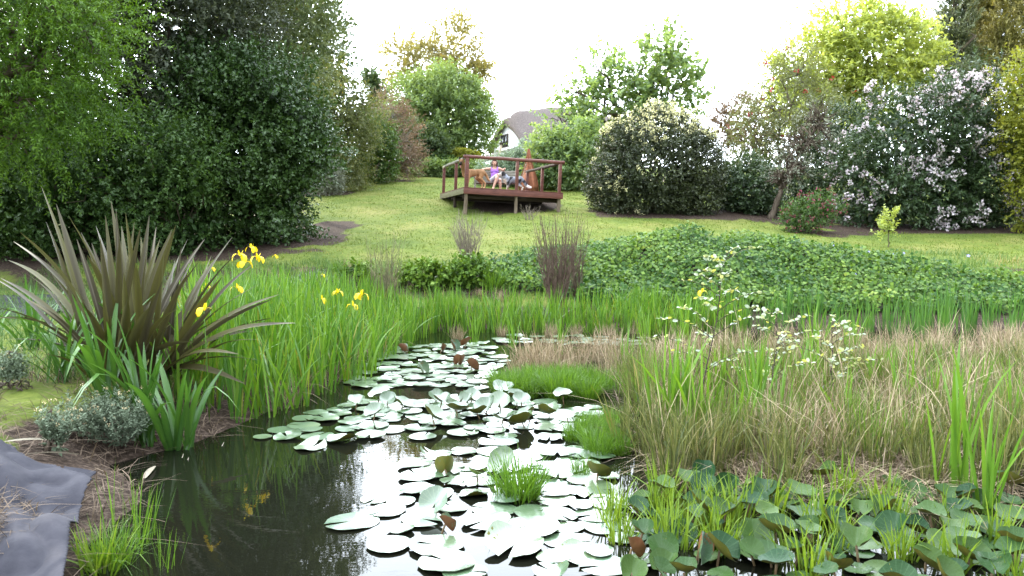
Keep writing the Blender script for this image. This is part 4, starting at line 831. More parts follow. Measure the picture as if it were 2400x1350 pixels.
for (fx, fy, fd) in ((1830, 527, 18.6), (2022, 612, 16.8), (2034, 618, 16.7), (2117, 603, 17.2), (2090, 635, 16.3), (2125, 657, 15.8), (2002, 692, 14.9), (1955, 560, 18.0), (1700, 532, 17.6), (2268, 636, 16.4)):
    p = at(fx, fy, fd); f_ = link('periwinkle_flower', pw); zz = max(Tz(p.x, p.y) + float(ivy_h(np.array(p.x), np.array(p.y))) + 0.1, 0); f_.location = (p.x, p.y, zz); f_.rotation_euler = (1.1 + random.uniform(-.3, .3), 0, random.uniform(-0.5, 0.5))
    f_.scale = (1.3,) * 3; tag(f_, 'tiny violet periwinkle flower among the ivy', 'flower', 'periwinkles on the ivy bank')

# ------------------------------------------------------------------ yellow flag irises
iris_me = [tuft_mesh('iris_leaves', R4, 15, 0.13, 0.98, 0.026, IRIS, 0.1, 0.1, 5, hvar=0.3, outward=0.6) for _ in range(5)] + [tuft_mesh('iris_leaves', R4, 17, 0.15, 0.95, 0.024, IRIS, 0.2, 0.35, 6, hvar=0.35, outward=0.6) for _ in range(3)]
irisd_me = [tuft_mesh('iris_leaves', R4, 13, 0.12, 0.8, 0.022, IRISD, 0.1, 0.08, 4, hvar=0.3, outward=0.6) for _ in range(4)]
def scatter(n, poly, dmin, seed, z=0.0, px=True):
    """points in a photo-plan polygon on the level z, kept dmin apart"""
    r = np.random.default_rng(seed); W_ = np.array([wat(a, b, z)[:2] if px else (a, b) for a, b in poly]); lo, hi = W_.min(0), W_.max(0); pts = []
    for _ in range(n * 40):
        if len(pts) >= n: break
        p = lo + (hi - lo) * r.random(2); ins = False; j = len(W_) - 1
        for i in range(len(W_)):
            if (W_[i, 1] > p[1]) != (W_[j, 1] > p[1]) and p[0] < (W_[j, 0] - W_[i, 0]) * (p[1] - W_[i, 1]) / (W_[j, 1] - W_[i, 1]) + W_[i, 0]: ins = not ins
            j = i
        if ins and all((p[0] - q[0]) ** 2 + (p[1] - q[1]) ** 2 > dmin * dmin for q in pts): pts.append(p)
    return pts
def put(name, me, x, y, z, label, cat, group, s=1.0, rz=None, sz=None):
    o_ = link(name, me); o_.location = (x, y, z); o_.rotation_euler = (0, 0, random.uniform(0, 6.28) if rz is None else rz); o_.scale = (s, s, sz or s); tag(o_, label, cat, group); return o_
def ground_or_water(x, y): return max(Tz(x, y), -0.03)
for p in scatter(230, [(-2.75, 6.45), (-2.1, 6.6), (-1.7, 8.4), (-1.5, 10.2), (-1.3, 12.0), (-1.2, 13.3), (-4.6, 13.6), (-4.1, 10.5), (-3.3, 8.0)], 0.19, 1, px=False):
    s_ = random.uniform(0.75, 1.02) * (1.0 if p[1] < 9.3 else 0.78); put('iris_plant', random.choice(iris_me), p[0], p[1], ground_or_water(*p), 'yellow flag iris leaf clump ' + ('between the bronze flax and the water' if p[1] < 8.3 else 'beside the far lily channel' if p[0] > -2.3 else 'under the yellow blooms behind the shore clumps' if p[1] < 11 else 'at the bottom of the lawn'), 'iris', 'irises along the left bank', s_)
for p in scatter(125, [(-1.3, 12.5), (3.6, 12.3), (3.8, 13.5), (-1.3, 13.7)], 0.165, 2, px=False):
    put('iris_plant', random.choice(iris_me), p[0], p[1], ground_or_water(*p), 'yellow green iris clump in the far band ' + ('below the eroded lawn bank' if p[0] < 0.2 else 'below the brown bare thicket' if p[0] < 1.8 else 'where the ivy begins'), 'iris', 'irises along the far bank', random.uniform(0.52, 0.74))
for p in scatter(75, [(3.5, 12.3), (8.8, 12.2), (8.8, 13.7), (3.5, 13.6)], 0.24, 3, px=False):
    put('iris_plant', random.choice(irisd_me), p[0], p[1], ground_or_water(*p), 'blue green iris clump below the ivy ' + ('behind the birch saplings' if p[0] < 5.6 else 'towards the liner corner'), 'iris', 'irises below the ivy bank', random.uniform(0.45, 0.95))
# flowers: three drooping falls, three small upright petals, on a stalk
def strip(P, w, side):
    P = np.asarray(P, float); s_ = np.asarray(side, float); w = np.asarray(w)[:, None]; n = len(P)
    V = np.stack([P - s_ * w, P + s_ * w], 1).reshape(-1, 3); Q = [(2 * i, 2 * i + 1, 2 * i + 3, 2 * i + 2) for i in range(n - 1)]; return V, Q
fall_V, fall_Q = strip([(0.005, 0, 0), (0.03, 0, 0.022), (0.055, 0, 0.012), (0.07, 0, -0.02), (0.07, 0, -0.045)], [0.004, 0.014, 0.024, 0.024, 0.008], (0, 1, 0))
std_V, std_Q = strip([(0.003, 0, 0), (0.012, 0, 0.03), (0.02, 0, 0.055)], [0.004, 0.011, 0.004], (0, 1, 0))
fall_me = mesh_np('fall_petal', fall_V, np.array(fall_Q), YEL, np.full(len(fall_V), 0.3), smooth=True); std_me = mesh_np('upright_petal', std_V, np.array(std_Q), YEL, np.full(len(std_V), 0.9), smooth=True)
for (fx, fy, fd, fs) in ((478, 728, 6.4, 1.15), (563, 600, 8.2, 1.2), (572, 618, 8.2, 1.2), (604, 605, 8.6, 1.1), (590, 582, 8.9, 1.0), (556, 676, 8.0, 1.0), (484, 673, 8.3, 0.8), (497, 630, 9.6, 0.7), (755, 702, 10.2, 1.1), (791, 686, 10.6, 1.1), (827, 717, 10.0, 1.2), (847, 692, 10.4, 1.4), (646, 601, 12.5, 0.7), (757, 645, 13.0, 0.7), (1645, 685, 12.9, 1.3), (1180, 620, 16.2, 1.0)):
    p = at(fx, fy, fd); g = ground_or_water(p.x, p.y); col_ = fd < 16
    fl = empty('iris_flower' if col_ else 'orange_flower', (p.x, p.y, g), random.uniform(0, 6)); h = p.z - g
    tag(fl, ('single open yellow iris flower above the band of leaves below the ivy' if fx > 1600 else 'open yellow iris flower on a tall stalk above the left bank leaves') if col_ else 'small orange flower at the edge of the ivy bank', 'flower', 'yellow flags in bloom' if col_ and fx < 1600 else None)
    MB().tube(np.array([(0.02, 0.01, -0.03), (0.012, 0, h * 0.5), (0, 0, h)]), np.array([0.006, 0.005, 0.004]), 5).obj('stalk', IRIS, fl, smooth=True)
    for k in range(3):
        for me_, nm, a in ((fall_me, 'fall_petal', k * 2.094), (std_me, 'upright_petal', k * 2.094 + 1.05)):
            q = link(nm, me_, fl); q.location = (0, 0, h); q.rotation_euler = (random.uniform(-.2, .2), random.uniform(-.2, .2), a); q.scale = (fs * 0.95,) * 3
            if not col_ and k == 0: pass

# ------------------------------------------------------------------ bronze flax
m, t, o = new_mat('flax_leaf'); N = t.nodes.new; L = t.links.new
a_ = N('ShaderNodeAttribute'); a_.attribute_name = 'v'
r_ = N('ShaderNodeValToRGB'); e_ = r_.color_ramp.elements; e_[0].color = rgb((0.085, 0.08, 0.02)); e_[0].position = 0.0; e_[1].color = rgb((0.045, 0.037, 0.022)); e_[1].position = 0.62
q_ = e_.new(0.9); q_.color = rgb((0.33, 0.29, 0.22)); L(a_.outputs['Fac'], r_.inputs[0])
b_ = N('ShaderNodeBsdfPrincipled'); b_.inputs['Roughness'].default_value = 0.48; b_.inputs['Specular IOR Level'].default_value = 0.28; L(r_.outputs[0], b_.inputs['Base Color'])
tr_ = N('ShaderNodeBsdfTranslucent'); L(r_.outputs[0], tr_.inputs[0]); mx_ = N('ShaderNodeMixShader'); mx_.inputs[0].default_value = 0.15; L(b_.outputs[0], mx_.inputs[1]); L(tr_.outputs[0], mx_.inputs[2]); L(mx_.outputs[0], o.inputs[0]); FLAX = m
STRAP = leaf_mat('strap_leaf', (0.03, 0.09, 0.02), (0.085, 0.19, 0.028), 0.3, 0.35, 0.45)
def strap_leaf(P0, P1, sag, w, fold=0.3, n=12, tipdry=0.0, twist=0.0, tone=0.3, rnd=random):
    """long folded leaf from P0 to P1; returns a mesh builder tuple"""
    P0, P1 = np.array(P0, float), np.array(P1, float); t_ = np.linspace(0, 1, n); d = P1 - P0; Ld = np.linalg.norm(d)
    side0 = np.cross(d / Ld, [0, 0, 1.0]); side0 = side0 / max(np.linalg.norm(side0), 1e-6) if np.linalg.norm(side0) > 0.15 else np.array([1.0, 0, 0])
    C = P0 + d * t_[:, None] + np.array([0, 0, 1.0]) * (sag * Ld * np.sin(t_ * math.pi))[:, None]
    Tn = unit(np.gradient(C, axis=0)); a0 = twist; V = []; vv = []
    for i in range(n):
        up = np.cross(side0, Tn[i]); ca, sa = math.cos(a0 * (0.4 + 0.6 * t_[i])), math.sin(a0 * (0.4 + 0.6 * t_[i]))
        s_ = side0 * ca + up * sa; u2 = up * ca - side0 * sa
        ww = w * 0.5 * min(1.0, 0.55 + t_[i] * 2.0) * max(0.0, 1 - max(0, (t_[i] - 0.45) / 0.55) ** 1.7) + 0.0015
        fo = fold * ww * (1.3 - t_[i])
        V += [C[i] - s_ * ww + u2 * fo, C[i] - s_ * ww * 0.45 + u2 * fo * 0.3, C[i], C[i] + s_ * ww * 0.45 + u2 * fo * 0.3, C[i] + s_ * ww + u2 * fo]
        dry = tone + tipdry * max(0, (t_[i] - 0.6) / 0.4); vv += [dry - 0.12, dry, dry + 0.1, dry, dry - 0.12]
    Q = [(i * 5 + j, i * 5 + j + 1, i * 5 + 6 + j, i * 5 + 5 + j) for i in range(n - 1) for j in range(4)]
    return np.array(V), np.array(Q), np.clip(vv, 0, 1)
fb = at(315, 985, 6.7); fbz = Tz(fb.x, fb.y)
flax = empty('bronze_flax', (fb.x, fb.y, fbz)); tag(flax, 'large bronze New Zealand flax fanning stiff sword leaves on the pond bank', 'plant')
FO = np.array(flax.location)
tips = [(97, 437, .3, .06), (132, 478, .5, .1), (108, 520, .2, .3), (48, 545, -.2, 0), (32, 566, .4, .8), (2, 652, .2, .6), (-60, 712, -.5, .9), (190, 545, .6, .2), (247, 505, .3, .2), (272, 492, .1, 0), (294, 498, -.3, .2), (315, 520, .4, .1), (366, 532, .5, .2), (404, 536, .2, .1), (412, 528, -.1, .2),
        (456, 600, .4, 0), (467, 612, .1, 0), (587, 566, .1, .1), (592, 620, .4, .1), (612, 664, -.2, .1), (642, 700, .1, .2), (655, 690, .5, .2), (692, 757, -.3, .9), (606, 796, -.4, .1), (618, 846, -.2, .15), (560, 735, -.5, 0), (520, 650, -.3, .1), (345, 580, -.4, 0), (205, 598, -.4, .2), (150, 602, .7, 0), (62, 700, -.6, .6), (10, 795, -.2, .3),
        (235, 560, -.5, 0), (330, 555, .7, .1), (280, 560, -.6, .1), (385, 590, -.5, 0), (440, 640, -.6, .1), (500, 720, -.7, 0), (170, 650, -.7, .1), (120, 640, .1, .1), (350, 505, .2, .1), (260, 470, .6, .2), (225, 530, .8, .1), (470, 690, .7, .1), (540, 780, .6, .1), (575, 900, -.3, .2), (320, 620, -.8, 0), (290, 640, -.9, .1), (380, 660, -.9, 0), (430, 720, -.9, 0), (240, 680, -.9, .1), (100, 830, -.5, .5), (60, 640, .7, .1), (300, 600, .2, .1), (340, 640, .6, .1), (410, 610, .7, .1), (20, 610, .9, .2), (-40, 640, .4, .4), (640, 745, .6, .1), (598, 775, .3, .1), (520, 590, .7, .1), (545, 555, .5, .1), (560, 830, -.6, .2), (80, 760, -.4, .4), (480, 560, .3, .1), (300, 690, -.7, .1), (350, 720, -.8, .1), (260, 740, -.8, .1), (400, 760, -.8, .1), (200, 720, -.6, .2), (450, 800, -.7, .1), (330, 530, -.2, .1), (285, 530, .8, .1), (215, 570, .3, .1), (375, 560, .3, .1), (425, 580, .2, .1), (180, 560, -.2, .1), (535, 620, .5, .1), (495, 600, .9, .1), (160, 505, .0, .1), (440, 560, .9, .1), (-20, 745, .3, .5)]
for i, (tx, ty, dd, dry) in enumerate(tips):
    P1 = at(tx, ty, 6.7 + dd); ang = (tx - 315) / 330.0
    P0 = np.array([fb.x + 0.3 * ang + random.uniform(-.12, .12), fb.y + random.uniform(-.16, .16) + 0.1 * dd, fbz + random.uniform(0.0, 0.12)])
    sag = 0.05 + 0.05 * abs(ang) + random.uniform(-0.02, 0.03); Ld = (Vector(P0) - P1).length
    V, Q, vv = strap_leaf(P0, P1, sag, random.uniform(0.046, 0.072) * min(1, Ld / 1.3 + 0.25), 0.5, 14, dry * 0.75, random.uniform(-1.1, 1.1), random.uniform(0.08, 0.6))
    link('leaf', mesh_np('flax_leaf', V - FO, Q, FLAX, vv, smooth=True), flax)
# green strap leaved plants round the flax
strap_me = []
for i in range(7):
    Ls = random.uniform(0.55, 0.9); out = random.uniform(0.15, 0.6); V, Q, vv = strap_leaf((0, 0, 0), (out, 0, Ls * (1 - 0.45 * out)), 0.04 + 0.22 * out, random.uniform(0.035, 0.05), 0.35, 10, 0, random.uniform(-.5, .5), random.uniform(0.2, 0.7)); strap_me.append(mesh_np('strap_leaf', V, Q, STRAP, vv, smooth=True))
bent = []
for i in range(3):
    P = np.array([(0, 0, 0), (0.1, 0, 0.3), (0.2, 0, 0.48), (0.27, 0.01, 0.5), (0.36, 0.01, 0.42), (0.44, 0.02, 0.3)]); V, Q = strip(P, [0.012, 0.019, 0.02, 0.018, 0.013, 0.002], (0, 1, 0)); bent.append(mesh_np('bent_leaf', V, np.array(Q), STRAP, np.full(len(V), 0.6 + 0.1 * i)))
for (sx, sy, n_, s_, lab) in ((80, 845, 14, 0.85, 'green strap leaved plant spilling over the path edge'), (185, 890, 18, 0.95, 'arching green strap leaved plant left of the bronze flax'), (250, 940, 18, 1.0, 'tall green strap leaved clump in front of the bronze flax'), (335, 965, 18, 1.1, 'upright broad green clump at the foot of the bronze flax'), (415, 965, 15, 1.0, 'green strap leaved clump between the flax and the irises'), (140, 920, 14, 0.8, 'low green strap leaved clump behind the woolly plants'), (300, 900, 16, 1.1, 'tall strap leaved clump close against the flax base')):
    g = wat(sx, sy, 0.28); cz = Tz(g.x, g.y); c_ = empty('strap_leaf_plant', (g.x, g.y, cz)); tag(c_, lab, 'plant')
    for k in range(n_):
        q = link('leaf', random.choice(strap_me), c_); q.location = (random.uniform(-.07, .07), random.uniform(-.07, .07), -0.02); q.rotation_euler = (random.uniform(-.1, .1), random.uniform(-0.25, 0.1), random.uniform(0, 6.28)); q.scale = (s_ * random.uniform(.75, 1.15),) * 3
    for k in range(2):
        q = link('bent_leaf', random.choice(bent), c_); q.rotation_euler = (0, 0, random.uniform(2.5, 6.5)); q.scale = (s_,) * 3

# ------------------------------------------------------------------ water lily pads
def pad_mat(coat=1.0, spec=0.8):
    m, t, o = new_mat('lily_pad_top'); N = t.nodes.new; L = t.links.new
    oi = N('ShaderNodeObjectInfo'); tcn = N('ShaderNodeTexCoord')
    r = N('ShaderNodeValToRGB'); e = r.color_ramp.elements; e[0].color = rgb((0.05, 0.10, 0.05)); e[1].color = rgb((0.11, 0.16, 0.075)); L(oi.outputs['Random'], r.inputs[0])
    n = N('ShaderNodeTexNoise'); n.inputs['Scale'].default_value = 9; n.inputs['Detail'].default_value = 5; L(tcn.outputs['Object'], n.inputs['Vector'])
    g = N('ShaderNodeTexGradient'); g.gradient_type = 'RADIAL'; L(tcn.outputs['Object'], g.inputs['Vector'])
    mu = N('ShaderNodeMath'); mu.operation = 'MULTIPLY'; mu.inputs[1].default_value = 2 * math.pi * 16; L(g.outputs['Fac'], mu.inputs[0])
    sn = N('ShaderNodeMath'); sn.operation = 'COSINE'; L(mu.outputs[0], sn.inputs[0])
    vr = N('ShaderNodeMapRange'); vr.inputs[1].default_value = 0.9; vr.inputs[2].default_value = 1.0; vr.inputs[3].default_value = 0.0; vr.inputs[4].default_value = 0.35; L(sn.outputs[0], vr.inputs[0])
    mx = N('ShaderNodeMixRGB'); L(vr.outputs[0], mx.inputs[0]); L(r.outputs[0], mx.inputs[1]); mx.inputs[2].default_value = (0.2, 0.25, 0.12, 1)
    br = N('ShaderNodeValToRGB'); be = br.color_ramp.elements; be[0].position = 0.72; be[0].color = (0, 0, 0, 1); be[1].position = 0.8; be[1].color = (0.7, 0.7, 0.7, 1); L(n.outputs['Fac'], br.inputs[0])
    m2 = N('ShaderNodeMixRGB'); L(br.outputs[0], m2.inputs[0]); L(mx.outputs[0], m2.inputs[1]); m2.inputs[2].default_value = (0.16, 0.12, 0.05, 1)
    b = N('ShaderNodeBsdfPrincipled'); L(m2.outputs[0], b.inputs['Base Color']); b.inputs['Roughness'].default_value = 0.3; b.inputs['Specular IOR Level'].default_value = spec
    b.inputs['Coat Weight'].default_value = coat; b.inputs['Coat Roughness'].default_value = 0.2; b.inputs['Coat IOR'].default_value = 1.6
    bp = N('ShaderNodeBump'); bp.inputs['Strength'].default_value = 0.25; bp.inputs['Distance'].default_value = 0.01; L(n.outputs['Fac'], bp.inputs['Height']); L(bp.outputs[0], b.inputs['Normal'])
    L(b.outputs[0], o.inputs[0]); return m
PADT = pad_mat()
PADU = leaf_mat('lily_pad_under', (0.13, 0.15, 0.03), (0.2, 0.17, 0.03), 0.45, 0.4, 0.35, tcol=(1.3, 1.2, 0.4))
PADR = leaf_mat('lily_pad_red', (0.16, 0.065, 0.03), (0.2, 0.09, 0.04), 0.3, 0.35, 0.4, tcol=(1.2, 0.9, 0.5))
def pad_mesh(name, seed, cup=0.0, fold=0.0, wave=0.05, curl=0.0, notch=0.22, mats=None, n=26):
    r = np.random.default_rng(seed); an = np.linspace(notch, 2 * math.pi - notch * 0.6, n); rings = (0.0, 0.3, 0.6, 0.85, 1.0); V = []
    ph = r.uniform(0, 6, 3); ob = r.uniform(0.9, 1.0)
    for rr in rings:
        for a in an:
            ed = 1 + 0.03 * math.sin(3 * a + ph[0]) + 0.015 * math.sin(11 * a + ph[1]); x = rr * ed * math.cos(a); y = rr * ed * ob * math.sin(a)
            z = cup * rr ** 2 + wave * rr ** 2 * math.sin(2 * a + ph[2]) + 0.5 * wave * rr ** 3 * math.sin(5 * a + ph[0]) + curl * max(0, math.sin(a + ph[1])) ** 3 * rr ** 4
            if fold:
                yy = abs(y); ang = fold * min(1, 0.4 + rr * 0.6); z = z + yy * math.sin(ang); y = math.copysign(yy * math.cos(ang), y)
            V.append((x, y, z))
    V = np.array(V); k = n; Q = [(i * k + j, (i + 1) * k + j, (i + 1) * k + j + 1, i * k + j + 1) for i in range(len(rings) - 1) for j in range(k - 1)]
    Q = np.array(Q); nv = len(V); V2 = V.copy(); V2[:, 2] -= 0.012
    mi = np.concatenate([np.zeros(len(Q)), np.ones(len(Q))])
    return mesh_np(name, np.vstack([V, V2]), np.vstack([Q, Q[:, ::-1] + nv]), mats or [PADT, PADU], np.concatenate([np.full(nv, .5), r.random(nv)]), mi, smooth=True)
flat_pads = [pad_mesh('lily_pad', i, wave=0.015 + 0.012 * (i % 3), curl=0.05 * (i % 2), notch=(0.1, 0.22, 0.16)[i % 3]) for i in range(7)]
rim_pads = [pad_mesh('lily_pad', 20 + i, cup=0.05, wave=0.07, curl=0.4) for i in range(4)]
up_pads = [pad_mesh('lily_pad', 40 + i, cup=0.28, wave=0.1, fold=(0.15, 0.4, 0.7, 0.25, 0.55)[i], notch=0.3) for i in range(5)]
roll_pads = [pad_mesh('lily_pad', 60 + i, cup=0.04, wave=0.12, fold=0.75 + 0.2 * i, notch=0.3, mats=[PADT, PADR]) for i in range(3)]
STEM = leaf_mat('lily_stem', (0.1, 0.07, 0.03), (0.16, 0.1, 0.045), 0.2)
placed = []; zlev = [0]; LF = 'flat pad'; LR = 'raised pad'; LE = 'dark pad'
def pad(x, y, rad, me, label, group, lift=0.0, tilt=0.0, taz=0.0, rz=None):
    if label == LF: label = ('broad' if rad > 0.125 else 'small') + ' flat lily pad floating ' + ('on open water before the lone sedge tuft' if y < 4.75 else 'around the lone sedge tuft' if y < 5.9 else 'on the dark water below the raised pads' if x < -0.8 else 'among the raised cupped pads')
    if label == LR: label = 'cupped lily pad lifted out of the water ' + ('near the iris roots' if x < -1.2 else 'in the middle of the floating pads' if x < 0.1 else 'beside the green channel sedge')
    if label == LE: label = 'dark green cupped lily pad ' + ('among yellow sedge at the corner of the reed bed' if x < 1.25 else 'against the collapsed dead grass' if y > 4.3 else 'crowded in front of the reed bed')
    zlev[0] += 1; z = 0.006 + (zlev[0] % 9) * 0.0028
    if lift > 0 or tilt > 0:
        root = empty('lily_pad', (x, y, z + lift)); lf = link('leaf', me, root); st_mat = STEM
        R = Matrix.Rotation(taz, 4, 'Z') @ Matrix.Rotation(tilt, 4, 'Y') @ Matrix.Rotation(rz if rz is not None else random.uniform(-.6, .6), 4, 'Z')
        lf.rotation_euler = R.to_euler(); lf.scale = (rad,) * 3
        MB().tube(np.array([(0, 0, -0.004), (random.uniform(-.03, .03), random.uniform(-.03, .03), -0.5 * lift - 0.05), (random.uniform(-.05, .05), random.uniform(-.05, .05), -lift - 0.12)]), 0.006, 6).obj('stem', STEM, root, smooth=True)
    else:
        root = link('lily_pad', me); root.location = (x, y, z); root.scale = (rad,) * 3; root.rotation_euler = (random.uniform(-.015, .015), random.uniform(-.015, .015), random.uniform(0, 6.28) if rz is None else rz)
    tag(root, label, 'lily pad', group); placed.append((x, y, rad)); return root
for (a, b, w) in ((824, 1225, 129), (907, 1199, 95), (911, 1281, 104), (1022, 1283, 133), (1047, 1324, 140), (1140, 1228, 120), (1207, 1286, 153), (1246, 1243, 138), (1258, 1200, 108), (1158, 1196, 108), (1351, 1305, 104), (1418, 1332, 128), (987, 1222, 105), (938, 1245, 66), (978, 1121, 93), (978, 1153, 88), (974, 1092, 86), (880, 1170, 76), (1022, 1068, 76), (1089, 1060, 68), (1102, 1099, 72), (1155, 1063, 80), (1168, 1039, 96), (802, 1034, 76), (867, 1025, 71), (742, 1030, 80), (727, 1049, 76), (673, 1026, 67), (616, 1026, 45), (991, 1026, 67), (711, 1001, 78), (875, 1001, 78), (1302, 1159, 76), (1360, 1190, 66), (1060, 1135, 62), (1110, 1160, 70), (1330, 1238, 80), (940, 1178, 70), (1090, 1345, 110), (1290, 1345, 90)):
    p = wat(a, b); rad = w / 2 * p.y / F * 1.02
    pad(p.x, p.y, rad, random.choice(flat_pads if random.random() < 0.75 else rim_pads), LF, 'floating lily pads')
def fill_pads(n, poly, r0, r1, seed, label, group, meshes, sep=0.75, **kw):
    r = np.random.default_rng(seed)
    for p in scatter(n, poly, r0 * 1.05, seed):
        rad = r.uniform(r0, r1)
        if any((p[0] - q[0]) ** 2 + (p[1] - q[1]) ** 2 < (sep * (rad + q[2])) ** 2 for q in placed): continue
        k_ = {k: (v() if callable(v) else v) for k, v in kw.items()}; pad(p[0], p[1], rad, meshes[r.integers(len(meshes))], label, group, **k_)
fill_pads(130, [(640, 1012), (1000, 1008), (1150, 1030), (1420, 1030), (1420, 960), (1180, 930), (800, 945)], 0.09, 0.14, 5, LF, 'floating lily pads', flat_pads, 0.55)
fill_pads(80, [(960, 1110), (1420, 1040), (1430, 1120), (1300, 1200), (1020, 1200)], 0.08, 0.14, 6, LF, 'floating lily pads', flat_pads, 0.55)
fill_pads(40, [(1230, 1190), (1420, 1120), (1440, 1200), (1480, 1290), (1430, 1350), (1280, 1340)], 0.08, 0.13, 16, LF, 'floating lily pads', flat_pads, 0.6)
fill_pads(170, [(800, 910), (868, 848), (930, 815), (1130, 800), (1180, 850), (1130, 918), (960, 905)], 0.09, 0.15, 7, 'small flat lily pad in the far channel between irises and dry grass', 'far channel lily pads', flat_pads, 0.6)
fill_pads(46, [(1130, 806), (1180, 785), (1520, 788), (1510, 812)], 0.1, 0.16, 8, 'small flat lily pad along the foot of the far iris band', 'far bank lily pads', flat_pads, 0.65)
rr_ = random.Random(9)
def face(): return rr_.gauss(4.71, 0.8) if rr_.random() < 0.62 else rr_.uniform(0, 6.28)
for p in scatter(24, [(660, 985), (820, 945), (1180, 932), (1360, 950), (1390, 1010), (1200, 1012), (900, 995)], 0.13, 9):
    pad(p[0], p[1], rr_.uniform(0.08, 0.115), rr_.choice(up_pads), LR, 'raised lily pads', lift=rr_.uniform(0.02, 0.08), tilt=rr_.uniform(0.1, 0.7), taz=face())
for p in scatter(7, [(860, 880), (940, 820), (1130, 812), (1110, 890)], 0.25, 10):
    pad(p[0], p[1], rr_.uniform(0.07, 0.11), rr_.choice(roll_pads), 'reddish folded lily leaf standing in the far channel', 'red lily leaves', lift=0.04, tilt=rr_.uniform(0.7, 1.2), taz=rr_.uniform(0, 6.28))
for (a, b, w, tl, ta, me_, lab) in ((1043, 1120, 62, 1.25, 1.7, up_pads[2], 'upright folded green lily pad beside the sedge tuft'), (1043, 1255, 52, 1.0, 0.4, roll_pads[1], 'brown furled lily leaf on top of the large floating pad'), (1020, 1205, 80, 0.7, 4.4, up_pads[0], 'yellowish lily pad tipped on its edge between floating pads'), (1180, 1110, 76, 0.9, 4.0, up_pads[3], 'olive lily pad leaning against the sedge tuft'), (1118, 1138, 52, 0.35, 1.2, up_pads[1], 'small bluish cupped pad beside the upright folded pad'), (1400, 1135, 70, 0.8, 1.0, up_pads[0], 'blue green tilted pad at the edge of the reeds'), (1480, 1320, 70, 1.1, 0.5, roll_pads[0], 'reddish brown furled lily leaf at the edge of the reeds'), (1640, 1322, 84, 1.1, 5.0, roll_pads[2], 'rust coloured folded lily leaf among dark green pads')):
    p = wat(a, b); pad(p.x, p.y, w / 2 * p.y / F, me_, lab, None, lift=0.05, tilt=tl, taz=ta)
PADD = pad_mat(0.0, 0.14); PADD.name = 'lily_pad_dark_shaded'  # deep green pad copy with shade and weaker sky sheen put into it
for nd in PADD.node_tree.nodes:
    if nd.bl_idname == 'ShaderNodeValToRGB' and nd.color_ramp.elements[0].color[1] > 0.05: nd.color_ramp.elements[0].color = rgb((0.013, 0.042, 0.016)); nd.color_ramp.elements[1].color = rgb((0.05, 0.09, 0.02))
    if nd.bl_idname == 'ShaderNodeMixRGB' and abs(nd.inputs[2].default_value[1] - 0.25) < 0.01: nd.inputs[2].default_value = (0.07, 0.13, 0.06, 1)
dk_up = [pad_mesh('lily_pad', 80 + i, cup=0.28, wave=0.1, fold=(0.15, 0.4, 0.7, 0.25, 0.55)[i], notch=0.3, mats=[PADD, PADU]) for i in range(5)]
dk_flat = [pad_mesh('lily_pad', 90 + i, cup=0.04, wave=0.05, curl=0.3, mats=[PADD, PADU]) for i in range(4)]
for p in scatter(135, [(1470, 1200), (1600, 1140), (1880, 1140), (2400, 1165), (2440, 1390), (1480, 1390)], 0.095, 11):
    d_ = p[1]
    if rr_.random() < 0.45: pad(p[0], p[1], rr_.uniform(0.06, 0.11), rr_.choice(dk_flat), 'flat dark lily pad lying among the cupped pads in front of the reeds', 'flat pads before the reeds')
    else: pad(p[0], p[1], rr_.uniform(0.06, 0.095), rr_.choice(dk_up), LE, 'cupped pads before the reeds', lift=rr_.uniform(0.015, 0.09), tilt=rr_.uniform(0.05, 0.75), taz=face())
for p in scatter(24, [(1500, 1090), (2400, 1090), (2400, 900), (1900, 930)], 0.3, 12):
    pad(p[0], p[1], rr_.uniform(0.09, 0.13), rr_.choice(up_pads + flat_pads), 'lily pad half hidden in the reeds', 'pads hidden in the reeds', lift=0.05, tilt=rr_.uniform(0.1, 0.8), taz=rr_.uniform(0, 6.28))

# ------------------------------------------------------------------ reeds, sedges, dry grass
dry_me = [tuft_mesh('dry_grass_tuft', R4, 95, 0.17, 0.47, 0.0085, DRY, 0.24, 0.32, 4, outward=0.5, hvar=0.45) for _ in range(5)]
mix_me = [tuft_mesh('rush_tuft', R4, 85, 0.15, 0.58, 0.009, DRYG, 0.14, 0.2, 4, outward=0.5, hvar=0.45, v=(0.1, 1)) for _ in range(5)]
sed_me = [tuft_mesh('sedge_tuft', R4, 190, 0.11, 0.3, 0.006, SEDGE, 0.25, 0.35, 4, outward=0.8, hvar=0.35) for _ in range(4)]
sey_me = [tuft_mesh('sedge_tuft', R4, 44, 0.09, 0.3, 0.011, SEDGEY, 0.25, 0.2, 4, outward=0.8, hvar=0.4) for _ in range(4)]
tall_me = [tuft_mesh('reed_clump', R4, 16, 0.09, 0.86, 0.026, IRIS, 0.1, 0.12, 5, outward=0.6, hvar=0.35, v=(0.3, 0.92)) for _ in range(4)]
mat_me = [tuft_mesh('dead_grass_mat', R4, 170, 0.32, 0.3, 0.006, DRY, 0.9, 0.9, 4, outward=0.3, fall=0.5, hvar=0.5) for _ in range(3)]
def gw(x, y): return max(Tz(x, y), 0.0)
def zone(p, name, n):
    if n < 14 or 'shore' in name or p[0] < 0.9: return ''
    return ' before the saplings' if p[1] < 6.3 and p[0] < 2.6 else ' around the saplings' if p[0] < 3.0 and p[1] < 7.6 else ' behind the saplings' if p[0] < 4.0 else ' away from the saplings'
def strew(n, poly, dm, seed, name, mes, label, cat, group, s0, s1):
    for p in scatter(n, poly, dm, seed): put(name, random.choice(mes), p[0], p[1], gw(*p), label + zone(p, name, n), cat, group, random.uniform(s0, s1))
